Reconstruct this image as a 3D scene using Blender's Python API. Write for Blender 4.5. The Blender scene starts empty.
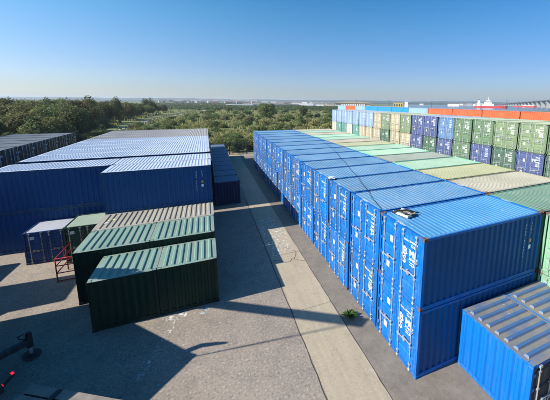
import bpy, bmesh, math, random
from mathutils import Vector, Matrix, Euler
from mathutils import noise as mnoise
R = math.radians
rnd = random.Random(7)
sc = bpy.context.scene
COL = sc.collection

# ------------------------------------------------------------------ camera
cam_d = bpy.data.cameras.new('camera')
cam = bpy.data.objects.new('camera', cam_d); COL.objects.link(cam)
PITCH, YAW, ROLL = 0.1585, 0.4121, 0.0094
fw = Vector((math.sin(YAW) * math.cos(PITCH), math.cos(YAW) * math.cos(PITCH), -math.sin(PITCH)))
rt = Vector((math.cos(YAW), -math.sin(YAW), 0))
up = rt.cross(fw)
rt2 = rt * math.cos(ROLL) + up * math.sin(ROLL)
up2 = -rt * math.sin(ROLL) + up * math.cos(ROLL)
m = Matrix((rt2, up2, -fw)).transposed().to_4x4()
m.translation = Vector((0, 0, 9.4626))
cam.matrix_world = m
cam_d.sensor_width = 36; cam_d.lens = 36 * 283.6 / 550
cam_d.shift_x = -55.59 / 550; cam_d.shift_y = -52.69 / 550
cam_d.clip_start = 0.1; cam_d.clip_end = 20000
sc.camera = cam

# ------------------------------------------------------------------ light
SUN_EL, SUN_AZ = R(34.9), R(267.0)          # azimuth clockwise from +Y is 270 = from -X ; a little towards +Y below
AZ_VEC = Vector((-math.cos(R(2.5)), math.sin(R(2.5)), 0))   # horizontal direction TO the sun
to_sun = Vector((AZ_VEC.x * math.cos(SUN_EL), AZ_VEC.y * math.cos(SUN_EL), math.sin(SUN_EL)))
w = bpy.data.worlds.new('World'); sc.world = w; w.use_nodes = True
nt = w.node_tree; nt.nodes.clear()
sky = nt.nodes.new('ShaderNodeTexSky'); sky.sky_type = 'NISHITA'; sky.sun_disc = False
sky.sun_elevation = SUN_EL; sky.sun_rotation = math.atan2(AZ_VEC.x, AZ_VEC.y)
sky.air_density = 1.0; sky.dust_density = 0.2; sky.ozone_density = 2.5; sky.altitude = 0
bg = nt.nodes.new('ShaderNodeBackground'); bg.inputs[1].default_value = 0.078
out = nt.nodes.new('ShaderNodeOutputWorld')
hs_ = nt.nodes.new('ShaderNodeHueSaturation'); hs_.inputs['Saturation'].default_value = 1.45; hs_.inputs['Value'].default_value = 1.0
nt.links.new(sky.outputs[0], hs_.inputs['Color']); 
# the photograph's clear air: horizon a little darker and bluer than the model's, more so away from the sun
tcw = nt.nodes.new('ShaderNodeTexCoord'); spw = nt.nodes.new('ShaderNodeSeparateXYZ'); nt.links.new(tcw.outputs['Generated'], spw.inputs[0])
mz = nt.nodes.new('ShaderNodeMapRange'); mz.interpolation_type = 'SMOOTHSTEP'; nt.links.new(spw.outputs[2], mz.inputs['Value'])
mz.inputs['From Min'].default_value = -.02; mz.inputs['From Max'].default_value = .30
mx = nt.nodes.new('ShaderNodeMapRange'); nt.links.new(spw.outputs[0], mx.inputs['Value']); mx.inputs['From Min'].default_value = -.8; mx.inputs['From Max'].default_value = .95
c1 = nt.nodes.new('ShaderNodeMix'); c1.data_type = 'RGBA'; nt.links.new(mx.outputs[0], c1.inputs[0]); c1.inputs[6].default_value = (.80, .84, 1.12, 1); c1.inputs[7].default_value = (.36, .43, .72, 1)
c2 = nt.nodes.new('ShaderNodeMix'); c2.data_type = 'RGBA'; nt.links.new(mz.outputs[0], c2.inputs[0]); nt.links.new(c1.outputs[2], c2.inputs[6])
c0 = nt.nodes.new('ShaderNodeMix'); c0.data_type = 'RGBA'; nt.links.new(mx.outputs[0], c0.inputs[0]); c0.inputs[6].default_value = (2.3, 1.58, 1.32, 1); c0.inputs[7].default_value = (1.05, .93, .97, 1); nt.links.new(c0.outputs[2], c2.inputs[7])
c3 = nt.nodes.new('ShaderNodeMix'); c3.data_type = 'RGBA'; c3.blend_type = 'MULTIPLY'; c3.inputs[0].default_value = 1
nt.links.new(hs_.outputs[0], c3.inputs[6]); nt.links.new(c2.outputs[2], c3.inputs[7]); nt.links.new(c3.outputs[2], bg.inputs[0]); nt.links.new(bg.outputs[0], out.inputs[0])
sl = bpy.data.lights.new('sun', 'SUN'); sl.energy = 5.0; sl.angle = R(0.53); sl.color = (1.0, 0.93, 0.82)
so = bpy.data.objects.new('sun', sl); COL.objects.link(so)
so.rotation_euler = to_sun.to_track_quat('Z', 'Y').to_euler(); so.location = (-60, 10, 60)
sc.view_settings.view_transform = 'Standard'; sc.view_settings.look = 'None'
sc.view_settings.gamma = 1; sc.view_settings.exposure = 0.80
sc.render.engine = 'CYCLES'
sc.cycles.max_bounces = 6; sc.cycles.volume_bounces = 0
sc.cycles.use_denoising = True

# ------------------------------------------------------------------ helpers
class MB:
    def __init__(s): s.v = []; s.f = []; s.sm = []
    def quad(s, a, b, c, d, smooth=False):
        n = len(s.v); s.v += [tuple(a), tuple(b), tuple(c), tuple(d)]; s.f.append((n, n+1, n+2, n+3)); return s
    def box(s, x0, y0, z0, x1, y1, z1):
        n = len(s.v)
        s.v += [(x0,y0,z0),(x1,y0,z0),(x1,y1,z0),(x0,y1,z0),(x0,y0,z1),(x1,y0,z1),(x1,y1,z1),(x0,y1,z1)]
        s.f += [tuple(n+i for i in q) for q in ((0,3,2,1),(4,5,6,7),(0,1,5,4),(1,2,6,5),(2,3,7,6),(3,0,4,7))]
        return s
    def obox(s, c, ax, ay, az):     # oriented box: centre and three half-axis vectors
        c = Vector(c); ax = Vector(ax); ay = Vector(ay); az = Vector(az); n = len(s.v)
        for k in (-1, 1):
            for i, j in ((-1,-1),(1,-1),(1,1),(-1,1)): s.v.append(tuple(c + ax*i + ay*j + az*k))
        s.f += [tuple(n+i for i in q) for q in ((0,3,2,1),(4,5,6,7),(0,1,5,4),(1,2,6,5),(2,3,7,6),(3,0,4,7))]
        return s
    def tube(s, pts, r, n=8, caps=True):
        pts = [Vector(p) for p in pts]; rs = r if isinstance(r, (list, tuple)) else [r]*len(pts)
        base = len(s.v); prev = None
        for i, p in enumerate(pts):
            d = (pts[min(i+1, len(pts)-1)] - pts[max(i-1, 0)]).normalized()
            if prev is None:
                u = d.orthogonal().normalized()
            else:
                u = (prev - d * prev.dot(d)).normalized()
            prev = u; vv = d.cross(u)
            for k in range(n):
                a = 2*math.pi*k/n; s.v.append(tuple(p + (u*math.cos(a) + vv*math.sin(a))*rs[i]))
        for i in range(len(pts)-1):
            for k in range(n):
                a = base+i*n+k; b = base+i*n+(k+1)%n; s.f.append((a, b, b+n, a+n))
        if caps:
            s.f.append(tuple(base+k for k in range(n))[::-1]); s.f.append(tuple(base+(len(pts)-1)*n+k for k in range(n)))
        return s
    def prism(s, outline, z0, z1):
        n = len(s.v); k = len(outline)
        s.v += [(x, y, z0) for x, y in outline] + [(x, y, z1) for x, y in outline]
        s.f.append(tuple(range(n+k-1, n-1, -1))); s.f.append(tuple(range(n+k, n+2*k)))
        for i in range(k): s.f.append((n+i, n+(i+1)%k, n+k+(i+1)%k, n+k+i))
        return s
    def mesh(s, name, smooth=False):
        me = bpy.data.meshes.new(name); me.from_pydata(s.v, [], s.f)
        if smooth: me.polygons.foreach_set('use_smooth', [True]*len(me.polygons))
        me.materials.append(None); me.update(); return me
def link(name, me, mat, parent=None, loc=(0,0,0), rot=0):
    o = bpy.data.objects.new(name, me); COL.objects.link(o)
    if me is not None and mat is not None:
        if len(me.materials) == 0: me.materials.append(None)
        o.material_slots[0].link = 'OBJECT'; o.material_slots[0].material = mat
    if parent is not None: o.parent = parent
    o.location = loc
    if rot: o.rotation_euler = (0, 0, rot)
    return o
def thing(name, label, cat, loc=(0,0,0), rot=0, group=None):
    o = bpy.data.objects.new(name, None); COL.objects.link(o); o.empty_display_size = .3
    o.location = loc; o.rotation_euler = (0, 0, rot); return tag(o, label, cat, group)
def tag(o, label=None, cat=None, group=None, kind=None):
    if label: o['label'] = label
    if cat: o['category'] = cat
    if group: o['group'] = group
    if kind: o['kind'] = kind
    return o
CACHE = {}
def cached(key, fn):
    if key not in CACHE: CACHE[key] = fn()
    return CACHE[key]
FONT = {}
def text_mesh(txt, size, spacing=1.0):
    key = (txt, size)
    if key not in FONT:
        c = bpy.data.curves.new('lettering', 'FONT'); c.body = txt; c.size = size; c.resolution_u = 1
        c.space_line = spacing; c.offset = size*0.02
        o = bpy.data.objects.new('lettering', c); COL.objects.link(o)
        dg = bpy.context.evaluated_depsgraph_get(); dg.update()
        me = bpy.data.meshes.new_from_object(o.evaluated_get(dg))
        COL.objects.unlink(o); bpy.data.objects.remove(o)
        me.materials.clear(); me.materials.append(None); FONT[key] = me
    return FONT[key]

# ------------------------------------------------------------------ materials
def nmat(name):
    m = bpy.data.materials.new(name); m.use_nodes = True; t = m.node_tree
    b = t.nodes['Principled BSDF']; return m, t, b
def N(t, typ, **kw):
    n = t.nodes.new(typ)
    for k, v in kw.items(): setattr(n, k, v)
    return n
def noise(t, vec, scale, detail=4, rough=.6):
    n = N(t, 'ShaderNodeTexNoise'); n.inputs['Scale'].default_value = scale; n.inputs['Detail'].default_value = detail
    n.inputs['Roughness'].default_value = rough
    if vec is not None: t.links.new(vec, n.inputs['Vector'])
    return n.outputs['Fac']
def ramp(t, fac, a, b):
    n = N(t, 'ShaderNodeMapRange'); n.inputs['From Min'].default_value = a; n.inputs['From Max'].default_value = b
    t.links.new(fac, n.inputs['Value']); return n.outputs[0]
def mulv(t, f, k):
    n = N(t, 'ShaderNodeMath', operation='MULTIPLY'); t.links.new(f, n.inputs[0])
    if isinstance(k, (int, float)): n.inputs[1].default_value = k
    else: t.links.new(k, n.inputs[1])
    return n.outputs[0]
def mix(t, fac, a, b):
    n = N(t, 'ShaderNodeMix', data_type='RGBA')
    if isinstance(fac, (int, float)): n.inputs[0].default_value = fac
    else: t.links.new(fac, n.inputs[0])
    for s_, x in ((6, a), (7, b)):
        if isinstance(x, tuple): n.inputs[s_].default_value = (*x[:3], 1)
        else: t.links.new(x, n.inputs[s_])
    return n.outputs[2]
def bump(t, b, h, strength, dist):
    n = N(t, 'ShaderNodeBump'); n.inputs['Strength'].default_value = strength; n.inputs['Distance'].default_value = dist
    t.links.new(h, n.inputs['Height']); t.links.new(n.outputs[0], b.inputs['Normal'])
def objcoord(t, stretch=(1,1,1)):
    tc = N(t, 'ShaderNodeTexCoord'); oi = N(t, 'ShaderNodeObjectInfo')
    mp = N(t, 'ShaderNodeMapping'); mp.inputs['Scale'].default_value = stretch
    ad = N(t, 'ShaderNodeVectorMath', operation='MULTIPLY_ADD')
    t.links.new(oi.outputs['Random'], ad.inputs[0]); ad.inputs[1].default_value = (57, 91, 33)
    t.links.new(tc.outputs['Object'], ad.inputs[2]); t.links.new(ad.outputs[0], mp.inputs[0])
    return mp.outputs[0], oi.outputs['Random'], tc
def paint(name, c, dust=(.36, .33, .28), dust_amt=.15, rust=.5, rough=.42):
    """weathered container paint: streaks of grime, chalked patches, rust spots"""
    m, t, b = nmat(name)
    v, rn, tc = objcoord(t); vs, _, _ = objcoord(t, (5, 5, .45))
    chalk = tuple(x*.9 + .012 for x in c)
    base = mix(t, mulv(t, ramp(t, noise(t, v, .7, 5), .4, .75), .5), tuple(c), chalk)
    base = mix(t, mulv(t, ramp(t, noise(t, vs, 1.5, 5, .65), .48, .85), dust_amt*2.4), base, dust)
    base = mix(t, mulv(t, ramp(t, noise(t, v, 9, 6, .7), .66, .74), rust), base, (.11, .045, .02))
    vr, _, _ = objcoord(t, (9, 9, .5))
    base = mix(t, mulv(t, ramp(t, noise(t, vr, 1.2, 5, .7), .64, .74), rust*.8), base, (.09, .045, .025))
    base = mix(t, mulv(t, ramp(t, noise(t, v, .35, 3), .45, .65), .3), base, tuple(x*.62 for x in c))
    t.links.new(base, b.inputs['Base Color'])
    r = N(t, 'ShaderNodeMapRange'); t.links.new(noise(t, v, 3, 4), r.inputs['Value'])
    r.inputs['To Min'].default_value = rough-.08; r.inputs['To Max'].default_value = rough+.22
    t.links.new(r.outputs[0], b.inputs['Roughness'])
    b.inputs['Specular IOR Level'].default_value = .2
    bump(t, b, noise(t, v, 1.6, 3), .35, .03)
    return m
def roofpaint(name, c, dust=(.33, .31, .27), amt=.45, valley=.6, rib=.035, rust=.35, rough=.5):
    """sun-bleached roof: grit lies between the ribs, ribs stay cleaner; low spots along the rail stain"""
    m, t, b = nmat(name)
    v, rn, tc = objcoord(t)
    sp = N(t, 'ShaderNodeSeparateXYZ'); t.links.new(tc.outputs['Object'], sp.inputs[0])
    low = N(t, 'ShaderNodeMapRange'); t.links.new(sp.outputs[2], low.inputs['Value'])
    low.inputs['From Min'].default_value = rib*.2; low.inputs['From Max'].default_value = rib*.85
    low.inputs['To Min'].default_value = valley; low.inputs['To Max'].default_value = 0
    n1 = ramp(t, noise(t, v, 1.1, 6, .65), .3, .75)
    a = N(t, 'ShaderNodeMath', operation='MULTIPLY_ADD'); t.links.new(n1, a.inputs[0]); a.inputs[1].default_value = amt
    mm = mulv(t, low.outputs[0], ramp(t, noise(t, v, 2.3, 5), .15, .6)); t.links.new(mm, a.inputs[2]); a.use_clamp = True
    base = mix(t, a.outputs[0], tuple(c), dust)
    base = mix(t, mulv(t, ramp(t, noise(t, v, .45, 4), .42, .66), .38), base, tuple(x*.55+.01 for x in c))
    base = mix(t, mulv(t, ramp(t, noise(t, v, 1.7, 7, .75), .60, .66), .35), base, tuple(x*.5 for x in dust))
    base = mix(t, mulv(t, ramp(t, noise(t, v, 7, 3, .5), .72, .75), .7), base, (.7, .7, .68))
    base = mix(t, mulv(t, ramp(t, noise(t, v, 12, 6, .7), .66, .74), rust), base, (.12, .055, .03))
    t.links.new(base, b.inputs['Base Color'])
    b.inputs['Roughness'].default_value = rough
    bump(t, b, noise(t, v, 2.2, 3), .3, .03)
    return m
def plain(name, c, rough=.6, metal=0, var=.25, scale=6, bmp=0):
    m, t, b = nmat(name); v, rn, tc = objcoord(t)
    base = mix(t, ramp(t, noise(t, v, scale, 5), .3, .75), tuple(x*(1-var) for x in c), tuple(min(1, x*(1+var)) for x in c))
    t.links.new(base, b.inputs['Base Color']); b.inputs['Roughness'].default_value = rough; b.inputs['Metallic'].default_value = metal
    if bmp: bump(t, b, noise(t, v, scale*2, 4), .5, bmp)
    return m
STEEL = plain('galvanised_steel', (.50, .52, .54), .45, .5)
RUSTY = plain('rusty_casting', (.13, .075, .055), .8, 0, .4, 14)
WHITE = plain('white_print', (.78, .80, .80), .6, 0, .08)
YELLOW = plain('yellow_print', (.80, .74, .32), .6, 0, .08)
ORANGE = plain('orange_sticker', (.75, .30, .04), .6, 0, .05)
STICK = plain('grey_plate', (.45, .42, .38), .5, 0, .2, 20)
BLACK = plain('black_rubber', (.012, .012, .013), .6, 0, .3)
PLY = plain('dark_underfloor', (.03, .028, .026), .9)

# ------------------------------------------------------------------ container meshes (x = length with the door end at 0, y = width)
def corr_side(L, H, pitch=.28, depth=.045):
    """panel in the x-z plane at y=0; outer face towards -y, trapezoid ribs, real thickness"""
    mb = MB(); n = max(3, round((L-.2)/pitch)); p = (L-.2)/n; x = .1; z0, z1 = .15, H-.1
    pts = [(.06, 0)]
    for i in range(n):
        a = x+i*p; pts += [(a+.22*p, 0), (a+.38*p, depth), (a+.72*p, depth), (a+.88*p, 0)]
    pts.append((L-.06, 0))
    for (xa, ya), (xb, yb) in zip(pts, pts[1:]):
        mb.quad((xa, ya, z0), (xb, yb, z0), (xb, yb, z1), (xa, ya, z1))
        mb.quad((xb, yb+.004, z0), (xa, ya+.004, z0), (xa, ya+.004, z1), (xb, yb+.004, z1))
    return mb.mesh('side_panel')
def corr_end(W, H):
    me = MB(); n = max(3, round((W-.2)/.25)); p = (W-.2)/n; pts = [(.06, 0)]
    for i in range(n):
        a = .1+i*p; pts += [(a+.2*p, 0), (a+.4*p, -.045), (a+.7*p, -.045), (a+.9*p, 0)]
    pts.append((W-.06, 0)); z0, z1 = .15, H-.1
    for (ya, xa), (yb, xb) in zip(pts, pts[1:]):
        me.quad((xa, ya, z0), (xb, yb, z0), (xb, yb, z1), (xa, ya, z1))
        me.quad((xb-.004, yb, z0), (xa-.004, ya, z0), (xa-.004, ya, z1), (xb-.004, yb, z1))
    return me.mesh('end_panel')
def roof_mesh(L, W, pitch, h=.035, broad=.5, g=.03):
    """pressed roof sheet: separate ribs across the width with sloped ends, origin at the sheet"""
    mb = MB(); m = .085; n = max(3, round((L-2*m-.1)/pitch)); p = (L-2*m-.1)/n; x = m+.05; ye = .13
    z = 0.0
    mb.quad((g, g, z), (L-g, g, z), (L-g, ye, z), (g, ye, z))
    mb.quad((g, W-ye, z), (L-g, W-ye, z), (L-g, W-g, z), (g, W-g, z))
    mb.quad((g, ye, z), (x, ye, z), (x, W-ye, z), (g, W-ye, z))
    for i in range(n):
        a = x+i*p; f = (1-broad)/2*p; s_ = .022
        x0, x1, x2, x3, x4 = a, a+f-s_*.5, a+f+s_, a+p-f-s_, a+p-f+s_*.5
        mb.quad((x0, ye, z), (x1, ye, z), (x1, W-ye, z), (x0, W-ye, z))
        e = .05
        mb.quad((x1, ye, z), (x2, ye+e, h), (x2, W-ye-e, h), (x1, W-ye, z))
        mb.quad((x2, ye+e, h), (x3, ye+e, h), (x3, W-ye-e, h), (x2, W-ye-e, h))
        mb.quad((x3, ye+e, h), (x4, ye, z), (x4, W-ye, z), (x3, W-ye-e, h))
        mb.quad((x1, ye, z), (x4, ye, z), (x3, ye+e, h), (x2, ye+e, h))
        mb.quad((x4, W-ye, z), (x1, W-ye, z), (x2, W-ye-e, h), (x3, W-ye-e, h))
        mb.quad((x4, ye, z), (a+p, ye, z), (a+p, W-ye, z), (x4, W-ye, z))
    mb.quad((L-m-.05, ye, z), (L-g, ye, z), (L-g, W-ye, z), (L-m-.05, W-ye, z))
    mb.quad((g, W-g, -.006), (L-g, W-g, -.006), (L-g, g, -.006), (g, g, -.006))
    return mb.mesh('roof')
def frame_mesh(L, W, H):
    mb = MB(); p = .13; g = .012
    for x in (0, L-p):
        for y in (0, W-.1): mb.box(x+g, y+g, .118, x+p-g, y+.1-g, H-.118)      # corner posts
    for y in (g, W-.065): mb.box(p, y, H-.105, L-p, y+.053, H-.02)               # top side rails
    for y in (g, W-.065): mb.box(p, y, .015, L-p, y+.053, .16)                  # bottom side rails
    for x in (g, L-.085-g):
        mb.box(x, .1, H-.135, x+.085, W-.1, H-.012)                              # headers
        mb.box(x, .1, .015, x+.085, W-.1, .15)                                   # sills
    for y in (g+.004, W-.078):                                                   # fork pockets plates
        for x in (L*.36, L*.58): mb.box(x, y-.006, .03, x+.3 if L > 4 else x+.2, y+.06, .12)
    return mb.mesh('frame')
def casting_mesh():
    mb = MB(); mb.box(0, 0, 0, .178, .162, .118)
    for a in (0, 1): pass
    me = mb.mesh('corner_casting')
    bm = bmesh.new(); bm.from_mesh(me)
    bmesh.ops.bevel(bm, geom=bm.edges[:], offset=.01, segments=1, affect='EDGES')
    side = [f for f in bm.faces if f.calc_area() > .012]
    r = bmesh.ops.inset_individual(bm, faces=side, thickness=.035, depth=-.02); bm.to_mesh(me); bm.free()
    return me
def door_mesh(w, h, fields=5):
    """one leaf in the y-z plane, outer face towards -x, pressed horizontal fields"""
    mb = MB(); mb.box(0, 0, 0, .035, w, h)
    fh = (h-.16)/fields
    for i in range(fields):
        z0 = .08+i*fh+.035; z1 = .08+(i+1)*fh-.035; y0, y1 = .07, w-.07; d = -.028
        a = [(0-.001, y0, z0), (-.001, y1, z0), (-.001, y1, z1), (-.001, y0, z1)]
        b = [(d, y0+.04, z0+.04), (d, y1-.04, z0+.04), (d, y1-.04, z1-.04), (d, y0+.04, z1-.04)]
        mb.quad(b[3], b[2], b[1], b[0])
        for k in range(4):
            j = (k+1) % 4; mb.quad(a[j], a[k], b[k], b[j])
    return mb.mesh('door')
def rod_mesh(h):
    mb = MB(); mb.tube([(0, 0, -.05), (0, 0, h+.05)], .019, 6)
    mb.box(-.03, -.05, -.085, .035, .05, -.015); mb.box(-.03, -.05, h+.015, .035, .05, h+.085)
    for z in (.12, .35*h, .62*h, h-.15): mb.box(-.025, -.045, z, .03, .045, z+.06)
    return mb.mesh('lock_rod')
def handle_mesh(s):
    mb = MB(); mb.box(-.03, 0, -.018, -.005, .42*s, .018) if s > 0 else mb.box(-.03, .42*s, -.018, -.005, 0, .018)
    y = .36*s; mb.box(-.045, y-.035, -.05, .02, y+.035, .045); mb.box(-.04, -.03, -.03, .02, .03, .03)
    return mb.mesh('handle')
def hinge_mesh():
    return MB().box(-.022, -.03, -.06, .03, .075, .06).mesh('hinge')
CAST = casting_mesh(); HINGE = hinge_mesh()
CONT_N = [0]
def container(label, x0, y0, z0, rotdeg, L, W, H, M, group=None, doors=True, fine=True, text=None, tcol=None, pitch=.2,
              castings=True, simple=False, sidetext=False, roofmark=None, name='shipping_container', cat='shipping container', tilt=0, rh=.022, broad=.5, dfields=5, roofz=.045):
    """x0,y0 = lower corner of the footprint in the world; rot in {0,90,180,-90}; M = dict(body, roof, door, frame)"""
    ro = {0: (0, 0), 90: (W, 0), 180: (L, W), -90: (0, L)}[rotdeg]
    th = thing(name, label, cat, (x0+ro[0], y0+ro[1], z0), R(rotdeg+tilt), group)
    ck = (round(L, 2), round(W, 2), round(H, 2))
    body, roof, door, frm = M['body'], M['roof'], M.get('door', M['body']), M.get('frame', M['body'])
    link('frame', cached(('frame',)+ck, lambda: frame_mesh(L, W, H)), frm, th)
    sp = cached(('side',)+ck, lambda: corr_side(L, H))
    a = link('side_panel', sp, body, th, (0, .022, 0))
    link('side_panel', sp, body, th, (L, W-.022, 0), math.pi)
    link('roof', cached(('roof', pitch, rh, broad, roofz)+ck, lambda: roof_mesh(L, W, pitch, rh, broad, .03 if roofz > .03 else .006)), roof, th, (0, 0, H-roofz))
    ep = cached(('end',)+ck, lambda: corr_end(W, H))
    link('end_panel', ep, body, th, (L-.03, 0, 0))
    link('underfloor', cached(('floor',)+ck, lambda: MB().box(.1, .07, .1, L-.1, W-.07, .148).mesh('underfloor')), PLY, th)
    if castings:
        for cx in (0, L-.178):
            for cy in (0, W-.162):
                for cz in (0, H-.118): link('corner_casting', CAST, M.get('cast', frm), th, (cx, cy, cz))
    if not doors:
        link('end_panel', ep, body, th, (.03, W, 0), math.pi)
        return th
    dw = (W-.24)/2; dh = H-.30
    for k in (0, 1):
        d = link('door', cached(('door', dfields)+ck, lambda: door_mesh(dw-.01, dh, dfields)), door, th, (.035, .115+k*(dw+.005), .155))
        if simple: continue
        rods = (.2*dw, .8*dw) if fine else (.2*dw, .8*dw)
        for q, ry in enumerate(rods):
            link('lock_rod', cached(('rod',)+ck, lambda: rod_mesh(dh)), M.get('rod', STEEL), d, (-.05, ry, 0))
            if fine:
                s_ = 1 if (q == 0) else -1
                link('handle', cached(('handle', s_), lambda: handle_mesh(s_)), M.get('rod', STEEL), d, (-.06, ry, .42*dh - .07*q))
        if fine:
            for hz in (.12, .37, .63, .88):
                link('hinge', HINGE, frm, d, (0, -.02 if k == 0 else dw-.05, dh*hz))
        if text and k == 0:
            # seen from outside the right-hand leaf is k=0 (low y); letters run towards -y
            for (s_, size, yy, zz, mt) in text:
                tm = text_mesh(s_, size)
                o = link('lettering', tm, mt or tcol, d, (-.034, dw*yy, dh*zz))
                o.rotation_euler = (R(90), 0, R(-90))
        if text and k == 1 and fine:
            link('label_plate', cached('pl1', lambda: MB().box(-.036, 0, 0, -.028, .17, .24).mesh('label_plate')), WHITE, d, (0, dw*.32, dh*.68))
            link('label_plate', cached('pl2', lambda: MB().box(-.036, 0, 0, -.028, .2, .25).mesh('label_plate')), STICK, d, (0, dw*.45, dh*.2))
    if roofmark:
        for rx in (.14,):
            o = link('roof_marking', text_mesh(roofmark, .16), M.get('mark', WHITE), th, (rx-.1+.0, W*.62, H-.008)); o.rotation_euler = (0, 0, R(-90))
        o = link('roof_marking', text_mesh(roofmark, .16), M.get('mark', WHITE), th, (L-.13, W*.7, H-.008)); o.rotation_euler = (0, 0, R(-90))
    if sidetext:
        for i, ch in enumerate('GVDU 204351'):
            o = link('lettering', text_mesh(ch, .1), WHITE, a, (L-.98, -.004, H-.45-i*.13)); o.rotation_euler = (R(90), 0, 0)
        for i, ch in enumerate('22G1'):
            o = link('lettering', text_mesh(ch, .1), WHITE, a, (L-.62, -.004, H-.42-i*.13)); o.rotation_euler = (R(90), 0, 0)
        link('label_plate', cached('pl3', lambda: MB().box(0, -.008, 0, .11, .0, .14).mesh('label_plate')), ORANGE, a, (L-.64, 0, H-1.18))
        link('label_plate', cached('pl4', lambda: MB().box(0, -.008, 0, .13, .0, .17).mesh('label_plate')), WHITE, a, (L-.66, 0, H-1.46))
    return th
H8, H20 = 2.24, 2.591
ORD = ['nearest', 'second', 'third', 'fourth', 'fifth', 'sixth', 'seventh', 'eighth', 'ninth', 'tenth', 'eleventh', 'twelfth', 'thirteenth', 'fourteenth',
       'fifteenth', 'sixteenth', 'seventeenth', 'eighteenth', 'nineteenth', 'twentieth', 'twenty-first', 'twenty-second']

# ------------------------------------------------------------------ ground
def ground_mat(name, kind):
    m, t, b = nmat(name); tc = N(t, 'ShaderNodeTexCoord'); v = tc.outputs['Object']
    big = noise(t, v, .18, 5); mid = noise(t, v, 1.3, 6, .65); fine = noise(t, v, 28, 4, .7); agg = noise(t, v, 90, 2)
    grit = noise(t, v, 11, 5, .75); clod = noise(t, v, 4.2, 6, .7)
    if kind == 'asphalt':
        c = mix(t, ramp(t, big, .3, .7), (.22, .187, .153), (.30, .255, .208))
        c = mix(t, mulv(t, ramp(t, mid, .45, .75), .5), c, (.11, .10, .095))
        c = mix(t, mulv(t, ramp(t, agg, .55, .75), .5), c, (.42, .38, .33))
        c = mix(t, mulv(t, ramp(t, fine, .6, .75), .4), c, (.07, .065, .06))
        c = mix(t, mulv(t, ramp(t, grit, .55, .66), .75), c, (.50, .44, .37))
        c = mix(t, mulv(t, ramp(t, grit, .46, .35), .7), c, (.085, .075, .066))
        c = mix(t, mulv(t, ramp(t, clod, .55, .75), .35), c, (.12, .105, .09))
        n2 = noise(t, v, .9, 8, .75)
        c = mix(t, mulv(t, ramp(t, n2, .66, .72), .35), c, (.45, .44, .42))
        h = fine; st = .5
    elif kind == 'concrete':
        mp = N(t, 'ShaderNodeMapping'); mp.inputs['Scale'].default_value = (3.2, .35, 1); t.links.new(v, mp.inputs[0])
        streak = noise(t, mp.outputs[0], 1.2, 5, .65)
        c = mix(t, ramp(t, big, .3, .7), (.33, .275, .195), (.41, .345, .245))
        c = mix(t, mulv(t, ramp(t, streak, .42, .7), .5), c, (.25, .215, .17))
        c = mix(t, mulv(t, ramp(t, fine, .6, .78), .4), c, (.2, .18, .15))
        c = mix(t, mulv(t, ramp(t, mid, .58, .8), .4), c, (.5, .47, .41))
        c = mix(t, mulv(t, ramp(t, clod, .56, .70), .5), c, (.19, .165, .13))
        c = mix(t, mulv(t, ramp(t, grit, .58, .70), .5), c, (.56, .50, .42))
        c = mix(t, mulv(t, ramp(t, grit, .44, .32), .5), c, (.17, .15, .12))
        h = fine; st = .3
    elif kind == 'apron':
        c = mix(t, ramp(t, mid, .3, .7), (.15, .132, .108), (.22, .19, .155))
        c = mix(t, mulv(t, ramp(t, grit, .58, .70), .5), c, (.38, .34, .29))
        c = mix(t, mulv(t, ramp(t, clod, .5, .7), .5), c, (.10, .085, .068))
        h = fine; st = .4
    elif kind == 'grass':
        c = mix(t, ramp(t, noise(t, v, .05, 5, .6), .35, .65), (.10, .135, .04), (.19, .20, .08))
        c = mix(t, mulv(t, ramp(t, noise(t, v, .35, 6, .7), .45, .7), .6), c, (.075, .10, .03))
        c = mix(t, mulv(t, ramp(t, noise(t, v, 1.2, 4), .6, .8), .4), c, (.33, .31, .17))
        h = mid; st = .6
    elif kind == 'track':
        c = mix(t, ramp(t, mid, .3, .7), (.40, .36, .30), (.52, .48, .41)); h = fine; st = .3
    t.links.new(c, b.inputs['Base Color']); b.inputs['Roughness'].default_value = .88
    b.inputs['Specular IOR Level'].default_value = .3
    bump(t, b, grit if kind in ('asphalt', 'concrete', 'apron') else h, st, .02 if kind != 'grass' else .25)
    return m
ASPH = ground_mat('asphalt', 'asphalt'); CONC = ground_mat('concrete', 'concrete'); APRON = ground_mat('apron', 'apron')
GRASS = ground_mat('rough_grass', 'grass'); TRACK = ground_mat('gravel_track', 'track')
def sheet(x0, y0, x1, y1, z): return MB().quad((x0, y0, z), (x1, y0, z), (x1, y1, z), (x0, y1, z)).mesh('sheet')
g = link('ground', sheet(-7000, -3000, 7000, 9000, -.012), GRASS); tag(g, kind='structure')
g = link('yard_pavement', sheet(-32, -14, 62, 53.5, 0), ASPH); tag(g, kind='structure')
strip = tag(thing('concrete_strip', None, None), kind='structure')
yy = -9.0; k = 0
for o_ in ('label', 'category'):
    if o_ in strip: del strip[o_]
while yy < 52:
    ln = 4.85+.4*rnd.random()
    e = [rnd.uniform(-.015, .015) for _ in range(4)]
    rs_ = [(4.99+rnd.uniform(-.02, .012), yy+.012+(ln-.024)*q/14) for q in range(15)]; ls_ = [(3.12+rnd.uniform(-.03, .03), yy+.012+(ln-.024)*q/14) for q in range(14, -1, -1)]
    mb = MB(); mb.prism(rs_+ls_, -.01, .012+.004*rnd.random())
    link('slab', mb.mesh('slab'), CONC, strip); yy += ln
apron = link('concrete_apron', sheet(5.02, -9, 14.5, 50, .006), APRON); tag(apron, kind='structure')
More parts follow.
